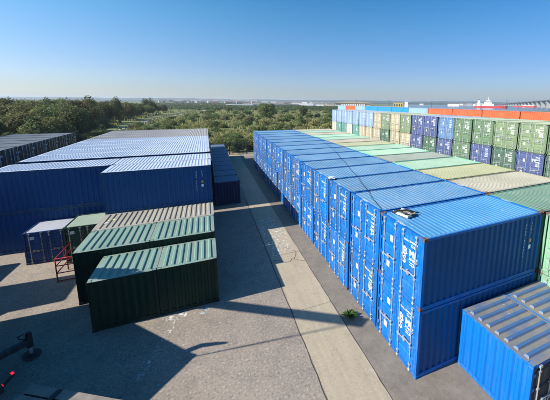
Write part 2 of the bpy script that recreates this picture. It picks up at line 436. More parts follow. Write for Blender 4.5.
# tar crack lines and worn markings
crk = plain('crack_fill', (.05, .045, .04), .9)
mb = MB()
def crackline(pts, wd):
    for a, b_ in zip(pts, pts[1:]):
        a = Vector(a); b_ = Vector(b_); d = (b_-a).normalized(); nn = Vector((-d.y, d.x, 0))*wd
        mb.quad(a-nn, b_-nn, b_+nn, a+nn)
cz = .021
cp = []
for i in range(14): cp.append((3.15+1.82*i/13, 15.6+.5*math.sin(i*.9)*.3+rnd.uniform(-.07, .07)-.03*i, cz))
crackline(cp, .014)
cp = [(4.4+.35*math.sin(j*.5)+rnd.uniform(-.04, .04), 15.5+j*.22, cz) for j in range(12)]; crackline(cp, .01)
cp = [(3.06+rnd.uniform(-.02, .02), -2+j*.5, .004) for j in range(60)]; crackline(cp, .02)
cp = [(5.01+rnd.uniform(-.008, .008), -2+j*.5, .0085) for j in range(100)]; crackline(cp, .012)
o = link('pavement_cracks', mb.mesh('cracks'), crk); tag(o, kind='structure')
def splat(name, c, pts, z, matname, seed, thr=.5):
    """worn paint smear: a thin sheet whose paint survives only in patches"""
    m, t, b = nmat(matname); tc = N(t, 'ShaderNodeTexCoord')
    n = ramp(t, noise(t, tc.outputs['Object'], 5.5, 7, .75), thr, thr+.04)
    tr = N(t, 'ShaderNodeBsdfTransparent'); ms = N(t, 'ShaderNodeMixShader'); b.inputs['Base Color'].default_value = (*c, 1); b.inputs['Roughness'].default_value = .8
    t.links.new(n, ms.inputs[0]); t.links.new(tr.outputs[0], ms.inputs[1]); t.links.new(b.outputs[0], ms.inputs[2])
    t.links.new(ms.outputs[0], t.nodes['Material Output'].inputs[0])
    q = MB(); k = len(pts); q.v = [(x, y, z) for x, y in pts]; q.f = [tuple(range(k))]
    return tag(link(name, q.mesh(name), m), kind='structure')
splat('paint_smear', (.62, .62, .58), [(3.2, 16.2), (4.6, 16.4), (4.9, 19.8), (4.4, 22.5), (3.3, 22.0)], .023, 'white_smear', 1, .54)
splat('paint_smear', (.6, .6, .57), [(.5, 17), (2.8, 17.5), (2.9, 22), (.6, 22)], .004, 'white_smear_thin', 2, .60)
splat('paint_smear', (.35, .5, .55), [(-.75, 12.75), (-.45, 12.65), (-.3, 13.05), (-.6, 13.2)], .004, 'blue_smear', 2, .5)
splat('paint_smear', (.55, .54, .5), [(-2.15, 12.8), (-1.3, 12.85), (-1.25, 13.15), (-2.1, 13.1)], .004, 'chalk_smear', 2, .5)
splat('paint_smear', (.5, .5, .48), [(-2.75, 10.2), (-2.55, 10.2), (-1.55, 12.8), (-1.75, 12.85)], .0045, 'line_smear', 2, .52)

# ------------------------------------------------------------------ the long blue row beside the aisle
def P(c, **k): return c
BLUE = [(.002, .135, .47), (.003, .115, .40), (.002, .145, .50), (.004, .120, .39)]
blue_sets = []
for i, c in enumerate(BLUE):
    blue_sets.append(dict(body=paint('blue_body', (c[0]*.3, c[1]*.58, c[2]*.50), dust_amt=.01, rust=.15), door=paint('blue_door', c, dust_amt=.10, rust=.3),  # sides mixed darker than doors: their shade is put into the body colour
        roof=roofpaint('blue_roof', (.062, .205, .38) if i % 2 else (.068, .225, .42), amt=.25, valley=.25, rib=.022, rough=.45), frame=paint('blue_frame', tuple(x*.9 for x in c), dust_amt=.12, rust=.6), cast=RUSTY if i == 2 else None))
for s_ in blue_sets:
    if s_['cast'] is None: s_['cast'] = s_['frame']
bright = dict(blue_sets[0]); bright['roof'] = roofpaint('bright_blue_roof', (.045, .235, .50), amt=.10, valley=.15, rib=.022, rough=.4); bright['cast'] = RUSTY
XR, YR, SP = 6.12, 6.5, 2.578
white_txt = [('204351 0', .11, .52, .88, WHITE), ('22G1', .13, .45, .82, WHITE), ('B', .42, .80, .64, WHITE), ('S', .42, .80, .50, WHITE),
             ('ML', .34, .52, .67, WHITE), ('30480\n 2230', .17, .52, .60, WHITE), ('GVDU', .10, .78, .87, WHITE)]
def ytext(i):
    r_ = random.Random(i); num = '%06d' % r_.randint(100000, 999999)
    return [('%s %d' % (num, i % 10), .11, .52, .88, YELLOW), ('22G1', .14, .45, .81, YELLOW), ('30480\n 2230\n28250', .15, .50, .72, YELLOW),
            ('%s' % num[:2], .34, .48, .50, YELLOW), ('GRLU', .12, .78, .88, YELLOW), ('%s' % num[1:3], .13, .8, .70, YELLOW)]
def wtext(i):
    r_ = random.Random(i*3+1); num = '%06d' % r_.randint(100000, 999999)
    return [('%s %d' % (num, i % 10), .11, .52, .88, WHITE), ('22G1', .15, .45, .81, WHITE), ('30480\n 2230\n28250', .16, .50, .70, WHITE), ('CLHU', .12, .78, .88, WHITE), (num[:2], .34, .8, .58, WHITE)]
for i in range(14):
    for tier in (1, 0):
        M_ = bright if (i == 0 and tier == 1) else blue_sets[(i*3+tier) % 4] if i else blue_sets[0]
        nm = 'top' if tier else 'bottom'
        if i == 0: lb = 'bright blue container with large white door letters, %s one of the near end stack' % nm
        else: lb = 'blue container with doors to the aisle, %s tier, %s stack of the long blue row' % (nm, ORD[i])
        tx = white_txt if i == 0 else (ytext(i*2+tier) if i % 5 in (1, 2, 3) else wtext(i*2+tier))
        dx = rnd.uniform(-.035, .035) if i else 0
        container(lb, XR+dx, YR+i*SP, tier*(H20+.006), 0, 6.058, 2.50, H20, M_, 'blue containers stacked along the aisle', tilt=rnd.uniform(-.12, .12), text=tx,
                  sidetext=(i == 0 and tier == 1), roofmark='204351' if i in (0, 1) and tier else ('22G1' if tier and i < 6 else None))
# ------------------------------------------------------------------ second row with mixed roofs
def rset(nm, body, roof, amt=.3, valley=.35, cast=None, **k):
    b = paint(nm+'_body', body, dust_amt=.12, rust=.5); f = paint(nm+'_frame', tuple(x*.9 for x in body), dust_amt=.15, rust=.8)
    return dict(body=b, door=b, frame=f, roof=roofpaint(nm+'_roof', roof, amt=amt, valley=valley, **k), cast=cast or f)
C_ = {
 'teal': rset('teal_green', (.12, .30, .20), (.10, .215, .155), .15, .25, RUSTY),
 'tan': rset('tan', (.36, .33, .24), (.36, .35, .26), .25, .3, RUSTY),
 'olive': rset('olive', (.33, .35, .14), (.36, .38, .20), .25, .35),
 'mint': rset('mint', (.20, .55, .38), (.28, .45, .32), .18, .25),
 'mint2': rset('bright_mint', (.22, .60, .38), (.33, .54, .37), .12, .2),
 'greygreen': rset('grey_green', (.20, .25, .20), (.22, .28, .23), .35, .3),
 'sand': rset('sand', (.40, .36, .28), (.42, .38, .27), .3, .3),
}
row2 = ['teal', 'tan', 'olive', 'mint', 'greygreen', 'mint2', 'mint', 'olive', 'sand', 'mint', 'mint2', 'sand', 'mint', 'sand']
word = {'teal': 'dark teal green', 'tan': 'tan beige', 'olive': 'olive yellow', 'mint': 'mint green', 'mint2': 'bright mint green', 'greygreen': 'grey green', 'sand': 'sand coloured'}
greenlit = rset('pale_green', (.20, .42, .26), (.18, .34, .24), .2, .3, RUSTY)
for i in range(-1, 14):
    kk = row2[i] if i >= 0 else None
    for tier in (1, 0):
        M_ = greenlit if i < 0 else C_[kk] if tier else C_['teal']
        yb = YR+i*SP+.03
        if i < 0: lb = 'pale green container at the right edge behind the low blue boxes, %s tier' % ('upper' if tier else 'lower')
        elif tier: lb = '%s roofed container behind the blue row, %s from the near end' % (word[kk], ORD[i])
        else: lb = 'lower green container under the second row behind the blue row'
        container(lb, 12.27, yb, tier*(H20+.006), 0, 6.058, 2.50, H20, M_, 'containers of the second row' if tier or i < 0 else 'hidden lower containers of the second row',
                  simple=(i >= 0), fine=False, castings=(i < 4 and tier == 1) or i < 0, roofmark='22G1' if i in (1, 2) and tier else None)
# ------------------------------------------------------------------ tall row, doors facing this way
T_ = {
 'green': rset('sage_green', (.125, .205, .125), (.30, .40, .28), .3, .3),
 'lgreen': rset('light_sage', (.18, .25, .145), (.34, .40, .26), .3, .3),
 'dgreen': rset('deep_green', (.075, .14, .10), (.2, .3, .22), .3, .3),
 'navy': rset('navy_blue', (.075, .105, .24), (.30, .33, .42), .3, .3),
 'blue': rset('mid_blue', (.11, .21, .38), (.30, .36, .46), .3, .3),
 'pale': rset('pale_blue', (.27, .38, .56), (.34, .38, .44), .3, .3),
 'beige': rset('beige', (.42, .38, .27), (.38, .38, .28), .3, .3),
 'cream': rset('cream', (.55, .52, .43), (.38, .38, .28), .3, .3),
 'tealt': rset('faded_teal', (.10, .28, .24), (.3, .4, .36), .3, .3),
}
top = ['green', 'green', 'green', 'lgreen', 'lgreen', 'green', 'green', 'blue', 'navy', 'navy', 'lgreen', 'beige', 'lgreen', 'beige', 'pale', 'pale', 'pale', 'pale', 'pale', 'pale', 'pale']
mid_ = ['navy', 'green', 'dgreen', 'navy', 'dgreen', 'navy', 'green', 'navy', 'dgreen', 'navy', 'beige', 'beige', 'dgreen', 'beige', 'beige', 'beige', 'tealt', 'cream', 'tealt', 'tealt', 'cream']
wd = {'green': 'sage green', 'lgreen': 'light sage green', 'dgreen': 'deep green', 'navy': 'navy blue', 'blue': 'mid blue', 'pale': 'pale blue', 'beige': 'beige', 'cream': 'cream white', 'tealt': 'faded teal'}
for i in range(21):
    y = 7.0+i*2.5-.06
    for tier in (2, 1, 0):
        kk = top[i] if tier == 2 else mid_[i] if tier == 1 else 'green'
        lb = ('%s container in the three high row, %s tier, %s stack from the right' % (wd[kk], {2: 'top', 1: 'middle'}[tier], ORD[i].replace('nearest', 'first'))) if tier else 'lowest container under the tall row, hidden from view'
        r_ = random.Random(i*5+tier); n_ = '%06d' % r_.randint(1, 999999)
        tx = ([(n_[:5], .15, .52, .88, WHITE), ('22G1', .15, .50, .80, WHITE), ('30480\n 2230\n28250', .16, .52, .70, WHITE)] + ([(n_[2:4], .36, .80, .74, WHITE)] if r_.random() < .5 else [('TCKU', .14, .80, .88, WHITE), ('S', .5, .75, .62, WHITE)] if r_.random() < .6 else [])) if tier else None
        if kk in ('beige', 'cream', 'pale') and tx: tx = tx[:3]
        container(lb, 26.2+(1.3 if i > 13 else 0)*0+rnd.uniform(-.05, .05), y+rnd.uniform(-.02, .02), tier*(H20+.006), 0, 6.058, 2.42, H20, T_[kk], 'containers of the tall row' if tier else 'hidden lowest containers of the tall row',
                  simple=(tier == 0), fine=(tier > 0 and i < 14), castings=False, text=tx, dfields=4)
# ------------------------------------------------------------------ orange and blue containers beyond the tall row, long sides this way
F_ = {'orange': rset('orange', (.62, .13, .055), (.30, .38, .50), .2, .2), 'vblue': rset('vivid_blue', (.03, .27, .72), (.30, .42, .58), .2, .2),
      'fblue': rset('faded_blue', (.26, .42, .66), (.34, .42, .52), .2, .2)}
far = ['orange']*5 + ['fblue'] + ['vblue']*3 + ['fblue', 'orange', 'fblue']
HC = 2.80
for i, kk in enumerate(far):
    wn = {'orange': 'orange', 'vblue': 'vivid blue', 'fblue': 'faded light blue'}[kk]
    for tier in (2, 1, 0):
        lb = '%s container beyond the tall row, top tier, %s from the right' % (wn, ORD[i].replace('nearest', 'first')) if tier == 2 else 'container hidden beneath the far orange and blue ones'
        container(lb, 41.0, 14.2+i*6.16, tier*(HC+.006), -90, 6.058, 2.438, HC, F_[kk], 'far orange and blue containers' if tier == 2 else 'hidden containers beneath the far ones', doors=(tier == 2), simple=True, castings=False)

# ------------------------------------------------------------------ left block
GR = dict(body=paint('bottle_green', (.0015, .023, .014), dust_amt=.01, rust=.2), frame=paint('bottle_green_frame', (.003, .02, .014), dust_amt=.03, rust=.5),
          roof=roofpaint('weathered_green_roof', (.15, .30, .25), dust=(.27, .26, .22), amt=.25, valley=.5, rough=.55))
BG = rset('weathered_beige', (.30, .29, .24), (.36, .34, .28), .35, .5)
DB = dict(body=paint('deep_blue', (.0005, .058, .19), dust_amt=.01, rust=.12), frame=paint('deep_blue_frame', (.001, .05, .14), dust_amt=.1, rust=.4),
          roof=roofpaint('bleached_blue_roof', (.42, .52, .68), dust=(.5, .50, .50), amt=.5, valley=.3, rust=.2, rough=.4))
GY = rset('grey_brown', (.18, .17, .15), (.36, .33, .30), .5, .4)
ND = dict(body=paint('night_blue', (.008, .022, .075), dust_amt=.05), frame=paint('night_blue_frame', (.008, .02, .07)), roof=roofpaint('night_blue_roof', (.09, .16, .30), amt=.35, valley=.4))
for nm, x in (('right', -2.34), ('left', -4.775)):
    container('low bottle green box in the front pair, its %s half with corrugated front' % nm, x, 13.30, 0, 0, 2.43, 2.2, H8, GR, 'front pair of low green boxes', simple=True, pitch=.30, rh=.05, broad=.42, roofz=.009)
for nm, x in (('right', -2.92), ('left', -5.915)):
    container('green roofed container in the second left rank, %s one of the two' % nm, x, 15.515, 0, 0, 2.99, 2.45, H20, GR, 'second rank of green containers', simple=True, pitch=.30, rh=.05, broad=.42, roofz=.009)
beige = container('weathered beige container between the green pair and the raised blue one', -5.95, 17.99, 0, 0, 6.05, 2.41, H20, BG, simple=True, pitch=.27, rh=.045, roofz=.009)
# stickers on the beige roof
o = link('label_plate', MB().box(0, 0, 0, .35, .14, .006).mesh('label_plate'), YELLOW, beige, (.45, 1.2, H20+.002), R(20))
o = link('label_plate', MB().box(0, 0, 0, .3, .14, .006).mesh('label_plate'), WHITE, beige, (.25, .8, H20+.002), R(20))
for tier in (1, 0):
    z = tier*(H20+.006)
    t_ = 'upper' if tier else 'lower'
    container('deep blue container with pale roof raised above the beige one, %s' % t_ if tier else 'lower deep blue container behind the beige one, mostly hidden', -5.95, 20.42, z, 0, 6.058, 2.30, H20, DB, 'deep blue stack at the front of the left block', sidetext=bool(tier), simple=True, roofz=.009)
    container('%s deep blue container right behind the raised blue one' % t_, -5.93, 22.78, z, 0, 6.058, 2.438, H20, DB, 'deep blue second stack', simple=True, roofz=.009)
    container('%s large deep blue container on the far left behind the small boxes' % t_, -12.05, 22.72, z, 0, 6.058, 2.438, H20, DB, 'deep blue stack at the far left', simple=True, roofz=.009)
    for r_ in range(5):
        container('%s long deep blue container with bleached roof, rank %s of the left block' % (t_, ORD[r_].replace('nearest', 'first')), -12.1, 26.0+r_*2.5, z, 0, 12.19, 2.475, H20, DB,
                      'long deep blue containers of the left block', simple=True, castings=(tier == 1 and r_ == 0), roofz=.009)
    for r_ in range(4):
        container('%s long grey roofed container at the back of the left block, rank %s' % (t_, ORD[r_].replace('nearest', 'first')), -12.1, 38.55+r_*2.5, z, 0, 12.19, 2.475, H20, GY,
                      'long grey containers at the back of the left block', simple=True, castings=False, roofz=.009)
    # dark row at the far left with doors facing right
    for i in range(9):
        DK = C_.setdefault('dk', dict(body=paint('black_green', (.012, .03, .032), dust_amt=.06), frame=paint('black_green_frame', (.012, .028, .03)), roof=roofpaint('dusty_grey_roof', (.30, .30, .28), amt=.6, valley=.4, rust=.1)))
        r2 = random.Random(i+50*tier); n_ = '%06d' % r2.randint(1, 999999)
        container('%s black green container with white door letters at far left, %s from the back' % (t_, ORD[i].replace('nearest', 'first')), -22.0, 45.1-i*2.5, z, 180, 6.058, 2.438, H20, DK, 'black green containers at the far left',
                  castings=False, fine=False, text=[('SCXU', .24, .42, .80, WHITE), (n_[:3]+'\n'+n_[3:], .24, .42, .64, WHITE), (n_[:1]+'\n'+n_[1:2], .24, .82, .74, WHITE)] if tier else None)
for i in range(10):
    container('low night blue box between the left block and the aisle, %s from the front' % ORD[i].replace('nearest', 'first'), .32, 26.75+i*2.46, 0, -90, 2.43, 2.2, H8-.06, ND, 'low night blue boxes beside the aisle', doors=False, castings=(i == 0), pitch=.3, rh=.04)
# small boxes in front of the far left stack
SB = dict(body=paint('small_blue', (.012, .05, .17), dust_amt=.08), frame=paint('small_blue_frame', (.01, .045, .15)), roof=roofpaint('small_grey_roof', (.40, .44, .52), amt=.4, valley=.3), rod=plain('dull_bar', (.22, .22, .22), .5, .3))
SG = dict(body=paint('small_green', (.012, .05, .035), dust_amt=.08), frame=paint('small_green_frame', (.012, .045, .03)), roof=roofpaint('small_green_roof', (.30, .40, .30), amt=.3, valley=.3), rod=SB['rod'])
stk = [('GO', .13, .2, .8, None)]
a = container('small dark blue storage box with double doors and grey roof by the red rail', -9.97, 20.75, 0, 90, 1.95, 2.02, 1.92, SB, 'small storage boxes', name='storage_box', cat='storage box', pitch=.27, dfields=3)
b = container('small dark green storage box with double doors right of the blue one', -7.92, 20.1, 0, 90, 2.15, 1.93, 2.18, SG, 'small storage boxes', name='storage_box', cat='storage box', pitch=.27, dfields=3)
for c, wdt, hh in ((a, 2.02, 1.92), (b, 1.93, 2.18)):
    link('label_plate', MB().box(-.012, 0, 0, 0, .26, .17).mesh('label_plate'), WHITE, c, (.0, wdt-.52, hh-.42))
    o = link('lettering', text_mesh('BOX', .1), BLACK, c, (-.016, wdt-.3, hh-.38)); o.rotation_euler = (R(90), 0, R(-90))
# low boxes in the right foreground, ribbed grey and blue roof
RB = dict(body=paint('vivid_blue_side', (.001, .14, .50), dust_amt=.04, rust=.15), frame=paint('vivid_blue_frame', (.002, .13, .46), dust_amt=.1, rust=.7),
          roof=roofpaint('dusty_ribbed_roof', (.03, .115, .30), dust=(.205, .195, .175), amt=.3, valley=1.0, rib=.06, rough=.6), door=paint('charcoal_door', (.03, .035, .045), dust_amt=.08), cast=None)
RB['cast'] = RB['frame']
for nm, x in (('nearer the aisle', 7.98), ('to the right', 10.24)):
    container('low box with vivid blue corrugated side and grit covered ribbed roof, %s' % nm, x, 3.98, 0, 90, 2.43, 2.2, H8-.02, RB, 'low ribbed boxes in the right foreground', pitch=.31, rh=.06, broad=.44, fine=True, dfields=3, roofz=.009)

# ------------------------------------------------------------------ small things in the yard
RED = paint('red_rail', (.22, .008, .02), dust_amt=.05, rust=.2)
gr = thing('guard_rail', 'red tubular guard rail pen beside the green containers', 'guard rail', (-7.6, 18.1, 0))
def bar(name, pts, r=.028, parent=gr, mat=RED): return link(name, MB().tube(pts, r, 8).mesh(name, True), mat, parent)
for (x, y) in ((0, 0), (0, 2.5), (1.55, 0), (1.55, 2.5), (0, 1.25)): bar('post', [(x, y, 0), (x, y, 1.32)], .03)
for z in (1.30, .90, .5): bar('rail', [(0, 0, z), (0, 2.5, z)]); bar('rail', [(0, 0, z), (1.55, 0, z)]); 
bar('rail', [(0, 2.5, 1.3), (1.55, 2.5, 1.3)]); bar('rail', [(0, 0, .06), (1.55, 0, .06)])
# tray and straps on the near roof
tz = 2*(H20+.006)+.0
tr = thing('open_carton', 'flattened cream carton with black strap lying on the near blue roof', 'carton', (6.85, 8.45, tz), R(15)); tr.scale = (.82, .82, .8)
cream = plain('cream_card', (.62, .58, .48), .8, 0, .1)
mb = MB(); mb.box(-.32, -.42, .0, .32, .42, .03); mb.box(-.32, -.42, .03, -.30, .42, .11); mb.box(.30, -.42, .03, .32, .42, .10); mb.box(-.30, -.42, .03, .30, -.40, .12)
link('carton_panel', mb.mesh('carton_panel'), cream, tr)
mb = MB(); mb.tube([(-.42, .38, .05), (-.3, .2, .17), (-.1, .12, .15), (.05, -.1, .2), (.2, -.25, .16), (.42, -.3, .08), (.62, -.38, .04)], [.035, .06, .05, .06, .055, .04, .025], 7)
mb.tube([(-.1, .12, .15), (-.25, -.1, .15), (-.1, -.38, .1), (.2, -.5, .05)], .035, 7)
link('strap', mb.mesh('strap', True), BLACK, tr)
tr2 = thing('crumpled_bag', 'crumpled pale bag on the roof corner of the fourth blue stack', 'bag', (6.28, 14.15, tz)); tr2.scale = (.7, .7, .6)
mb = MB(); bm_ = bmesh.new(); bmesh.ops.create_icosphere(bm_, subdivisions=3, radius=.22)
for v_ in bm_.verts:
    n_ = mnoise.noise(v_.co*7)*.16; v_.co += v_.co.normalized()*n_; v_.co.z = max(v_.co.z*.55+.1, 0); v_.co.x *= 1.2
me_ = bpy.data.meshes.new('bag_cloth'); bm_.to_mesh(me_); bm_.free(); link('bag_cloth', me_, plain('white_film', (.7, .7, .68), .5), tr2)
# cable across the roofs
pts = [Vector(p) for p in ((6.2, 9.1, 0), (6.9, 11.2, 0), (7.78, 13.9, 0), (9.0, 18.2, 0), (10.36, 23.0, 0), (11.1, 26.2, 0), (11.75, 29.6, 0), (12.6, 33.5, 0))]
cps = []
for i in range(len(pts)-1):
    for q in range(10):
        u = q/10; p_ = pts[i].lerp(pts[i+1], u); p_.z = tz+.012+.018*rnd.random(); p_.x += .03*math.sin((i*10+q)*.7); cps.append(p_)
cable = link('roof_cable', MB().tube(cps, .009, 6).mesh('roof_cable', True), BLACK); tag(cable, 'thin black cable lying across the blue roofs', 'cable')

# weed
LEAF = []
def leafmat(nm, c, c2, tr=.0):
    m, t, b = nmat(nm); tc = N(t, 'ShaderNodeTexCoord'); oi = N(t, 'ShaderNodeObjectInfo')
    geo = N(t, 'ShaderNodeNewGeometry')
    n1 = noise(t, tc.outputs['Object'], .9, 4); r2 = geo.outputs['Random Per Island']
    c_ = mix(t, ramp(t, n1, .35, .65), c, c2)
    c_ = mix(t, mulv(t, r2, .55), c_, tuple(min(1, x*1.7+.012) for x in c2))
    hs = N(t, 'ShaderNodeHueSaturation'); a = N(t, 'ShaderNodeMapRange'); t.links.new(oi.outputs['Random'], a.inputs['Value'])
    a.inputs['To Min'].default_value = .62; a.inputs['To Max'].default_value = 1.35; t.links.new(a.outputs[0], hs.inputs['Value'])
    a2 = N(t, 'ShaderNodeMapRange'); 
    fr = N(t, 'ShaderNodeMath', operation='FRACT'); mm = mulv(t, oi.outputs['Random'], 7.31); t.links.new(mm, fr.inputs[0]); t.links.new(fr.outputs[0], a2.inputs['Value'])
    a2.inputs['To Min'].default_value = .47; a2.inputs['To Max'].default_value = .525; t.links.new(a2.outputs[0], hs.inputs['Hue'])
    t.links.new(c_, hs.inputs['Color']); t.links.new(hs.outputs[0], b.inputs['Base Color'])
    b.inputs['Roughness'].default_value = .7; b.inputs['Specular IOR Level'].default_value = .25
    tl = N(t, 'ShaderNodeBsdfTranslucent'); t.links.new(hs.outputs[0], tl.inputs[0])
    ms = N(t, 'ShaderNodeMixShader'); ms.inputs[0].default_value = .35
    t.links.new(b.outputs[0], ms.inputs[1]); t.links.new(tl.outputs[0], ms.inputs[2]); t.links.new(ms.outputs[0], t.nodes['Material Output'].inputs[0])
    return m
TREE_M = leafmat('woodland_leaf', (.072, .100, .032), (.125, .135, .048))
BUSH_M = leafmat('scrub_leaf', (.062, .100, .028), (.120, .150, .048))
PALE_M = leafmat('pale_scrub_leaf', (.15, .17, .06), (.22, .22, .09))
TREE2_M = leafmat('olive_leaf', (.085, .095, .030), (.15, .14, .05))
BARK = plain('bark', (.10, .08, .06), .9, 0, .4, 8)
WEED_M = leafmat('weed_leaf', (.045, .085, .018), (.11, .15, .04))
wdg = thing('weed_tuft', 'leafy green weed growing at the edge of the strip', 'weed', (5.36, 9.95, .01)); wdg.scale = (1.15, 1.15, 1.0)
rw = random.Random(3)
mb = MB()
for i in range(110):
    a = rw.uniform(0, 6.28); l = rw.uniform(.08, .46)**1.15*1.1; lean = rw.uniform(.3, 1.2); d = Vector((math.cos(a), math.sin(a), 0)); s_ = Vector((-d.y, d.x, 0))*rw.uniform(.015, .042)
    p0 = d*.03; p1 = d*l*.5*math.sin(lean)+Vector((0, 0, l*.6*math.cos(lean)+.05)); p2 = d*l*math.sin(lean)+Vector((0, 0, l*.75*math.cos(lean)+.02))
    n = len(mb.v); mb.v += [tuple(p0), tuple(p1-s_), tuple(p2), tuple(p1+s_)]; mb.f += [(n, n+1, n+2), (n, n+2, n+3)]
link('leaf', mb.mesh('leaf'), WEED_M, wdg)
mb = MB()
for i in range(5):
    a = rw.uniform(0, 6.28); mb.tube([(0, 0, 0), (math.cos(a)*.08, math.sin(a)*.08, .2), (math.cos(a)*.16, math.sin(a)*.16, .36)], [.008, .006, .003], 5)
link('stem', mb.mesh('stem'), WEED_M, wdg)

# ------------------------------------------------------------------ crane lorry and flatbed at the lower left
CHAS = plain('dark_chassis', (.02, .021, .023), .5, 0, .3); CAB = paint('lorry_cab', (.03, .04, .05), dust_amt=.05); ARM = paint('crane_arm', (.035, .045, .055), dust_amt=.1)
ux = Vector((-.67, .742, 0)).normalized(); uy = Vector((-ux.y, ux.x, 0))    # along the lorry, and to its far side (-.742,-.67)
LO = Vector((-6.2, 10.75, 0)); ang = math.atan2(ux.y, ux.x)
def loc_(p): # world -> lorry local
    d = Vector(p)-LO; return Vector((d.dot(ux), d.dot(uy), d.z))
# local frame: x along lorry towards the cab, y towards its left = uy
lorry = thing('crane_lorry', 'dark crane lorry with outrigger leg out and red tail lights at lower left', 'lorry', tuple(LO), ang)
link('chassis', MB().box(0, .15, .75, 8.6, 2.3, 1.0).box(.3, .75, .5, 8.4, .95, .75).box(.3, 1.5, .5, 8.4, 1.7, .75).mesh('chassis'), CHAS, lorry)
link('load_bed', MB().box(0, 0, 1.0, 6.4, 2.45, 1.18).mesh('load_bed'), CHAS, lorry)
link('rear_beam', MB().box(-.12, -.02, .62, -.01, 2.47, .86).mesh('rear_beam'), CHAS, lorry)
wheel = MB()
def wheel_mesh():
    mb = MB(); prof = [(.28, -.12), (.5, -.14), (.52, -.08), (.52, .08), (.5, .14), (.28, .12)]; n = 20
    for k in range(n):
        a0, a1 = 2*math.pi*k/n, 2*math.pi*(k+1)/n
        for (r0, y0_), (r1, y1_) in zip(prof, prof[1:]+prof[:1]):
            mb.quad((r0*math.cos(a0), y0_, r0*math.sin(a0)), (r0*math.cos(a1), y0_, r0*math.sin(a1)), (r1*math.cos(a1), y1_, r1*math.sin(a1)), (r1*math.cos(a0), y1_, r1*math.sin(a0)))
    return mb.mesh('tyre')
def rim_mesh(): return MB().tube([(0, -.1, 0), (0, .1, 0)], .28, 16).mesh('rim')
TY = wheel_mesh(); RM = rim_mesh()
for x in (1.3, 2.6, 7.6):
    for y in (.2, 2.2):
        t_ = link('wheel', TY, BLACK, lorry, (x, y, .52)); link('rim', RM, STEEL, t_)
cabm = MB(); cabm.prism([(8.7, .05), (10.7, .05), (10.75, .15), (10.75, 2.3), (10.7, 2.4), (8.7, 2.4)], .9, 3.0)
link('cab', cabm.mesh('cab'), CAB, lorry)
glass = nmat('dark_glass')[0]; glass.node_tree.nodes['Principled BSDF'].inputs['Base Color'].default_value = (.02, .03, .035, 1); glass.node_tree.nodes['Principled BSDF'].inputs['Roughness'].default_value = .08
link('windscreen', MB().box(10.74, .25, 1.9, 10.77, 2.2, 2.8).mesh('windscreen'), glass, lorry)
def emit(nm, c, s):
    m, t, b = nmat(nm); b.inputs['Base Color'].default_value = (*c, 1); b.inputs['Emission Color'].default_value = (*c, 1); b.inputs['Emission Strength'].default_value = s; return m
TL = emit('tail_light_red', (.9, .01, .03), 1.1)
l0 = loc_((-6.10, 11.16, .80)); l1 = loc_((-6.22, 10.66, .72)); dv = l1-l0
link('light_bar', MB().obox((l0+l1)/2, dv*.5, Vector((-dv.y, dv.x, 0)).normalized()*.03, Vector((0, 0, .045))).mesh('light_bar'), CHAS, lorry)
for e_ in (l0+dv*.05, l1-dv*.22):
    link('tail_light', MB().box(e_.x-.05, e_.y-.03, e_.z+.046, e_.x+.05, e_.y+.03, e_.z+.07).mesh('tail_light'), TL, lorry)
# outrigger : beam sideways out of the near flank, towards (+x,+y) in the world
b1 = loc_((-6.5, 12.88, .60))
b00 = loc_((-8.3, 11.55, .60))
dd = (b1-b00); c_ = (b00+b1)/2
link('outrigger_beam', MB().obox(c_, dd/2, Vector((-dd.y, dd.x, 0)).normalized()*.085, Vector((0, 0, .10))).mesh('outrigger_beam'), ARM, lorry)
lp = loc_((-6.48, 12.92, 0))
link('outrigger_leg', MB().tube([(lp.x, lp.y, .36), (lp.x, lp.y, .90)], .09, 14).tube([(lp.x, lp.y, .90), (lp.x, lp.y, .97)], .065, 12).mesh('outrigger_leg'), CHAS, lorry)
link('outrigger_ram', MB().tube([(lp.x, lp.y, .1), (lp.x, lp.y, .38)], .045, 12).mesh('outrigger_ram'), STEEL, lorry)
link('hose_loop', MB().tube([(lp.x+.05, lp.y+.08, .72), (lp.x+.12, lp.y+.2, .78), (lp.x+.12, lp.y+.24, .9), (lp.x+.03, lp.y+.1, .95)], .02, 6).mesh('hose_loop', True), BLACK, lorry)
link('outrigger_foot', MB().tube([(lp.x, lp.y, .05), (lp.x, lp.y, .1)], [.16, .07], 18).mesh('outrigger_foot'), CHAS, lorry)
mb = MB(); mb.prism([(lp.x+.3*math.cos(a*.3927)*1.15, lp.y+.25*math.sin(a*.3927)) for a in range(16)], .002, .03)
pad = link('ground_pad', mb.mesh('ground_pad'), plain('pad_board', (.04, .04, .04), .8), None, tuple(LO), ang); tag(pad, 'round dark spreader pad under the outrigger foot', 'pad')
# crane column and boom, raised over the aisle side
m0 = loc_((-10.15, 15.4, 0))
link('crane_column', MB().tube([(m0.x, m0.y, 1.0), (m0.x, m0.y, 4.2)], .28, 14).mesh('crane_column'), ARM, lorry)
q0 = loc_((-10.15, 15.4, 4.2)); q1 = loc_((-9.0, 13.6, 6.2)); q2 = loc_((-7.15, 9.95, 9.1))
dv = (q1-q0); link('inner_boom', MB().obox((q0+q1)/2, dv/2, Vector((-dv.y, dv.x, 0)).normalized()*.2, dv.cross(Vector((-dv.y, dv.x, 0))).normalized()*.28).mesh('inner_boom'), ARM, lorry)
dv = (q2-q1); link('outer_boom', MB().obox((q1+q2)/2, dv/2, Vector((-dv.y, dv.x, 0)).normalized()*.13, dv.cross(Vector((-dv.y, dv.x, 0))).normalized()*.2).mesh('outer_boom'), ARM, lorry)
for dx in (0, .1):
    e = loc_((-7.1+dx*.5, 10.02+dx, 9.0)); f = loc_((-6.6, 10.75, 3.85))
    link('lifting_chain', MB().tube([e, f], .018, 6).mesh('lifting_chain'), STEEL, lorry)
f = loc_((-6.55, 11.1, 0))
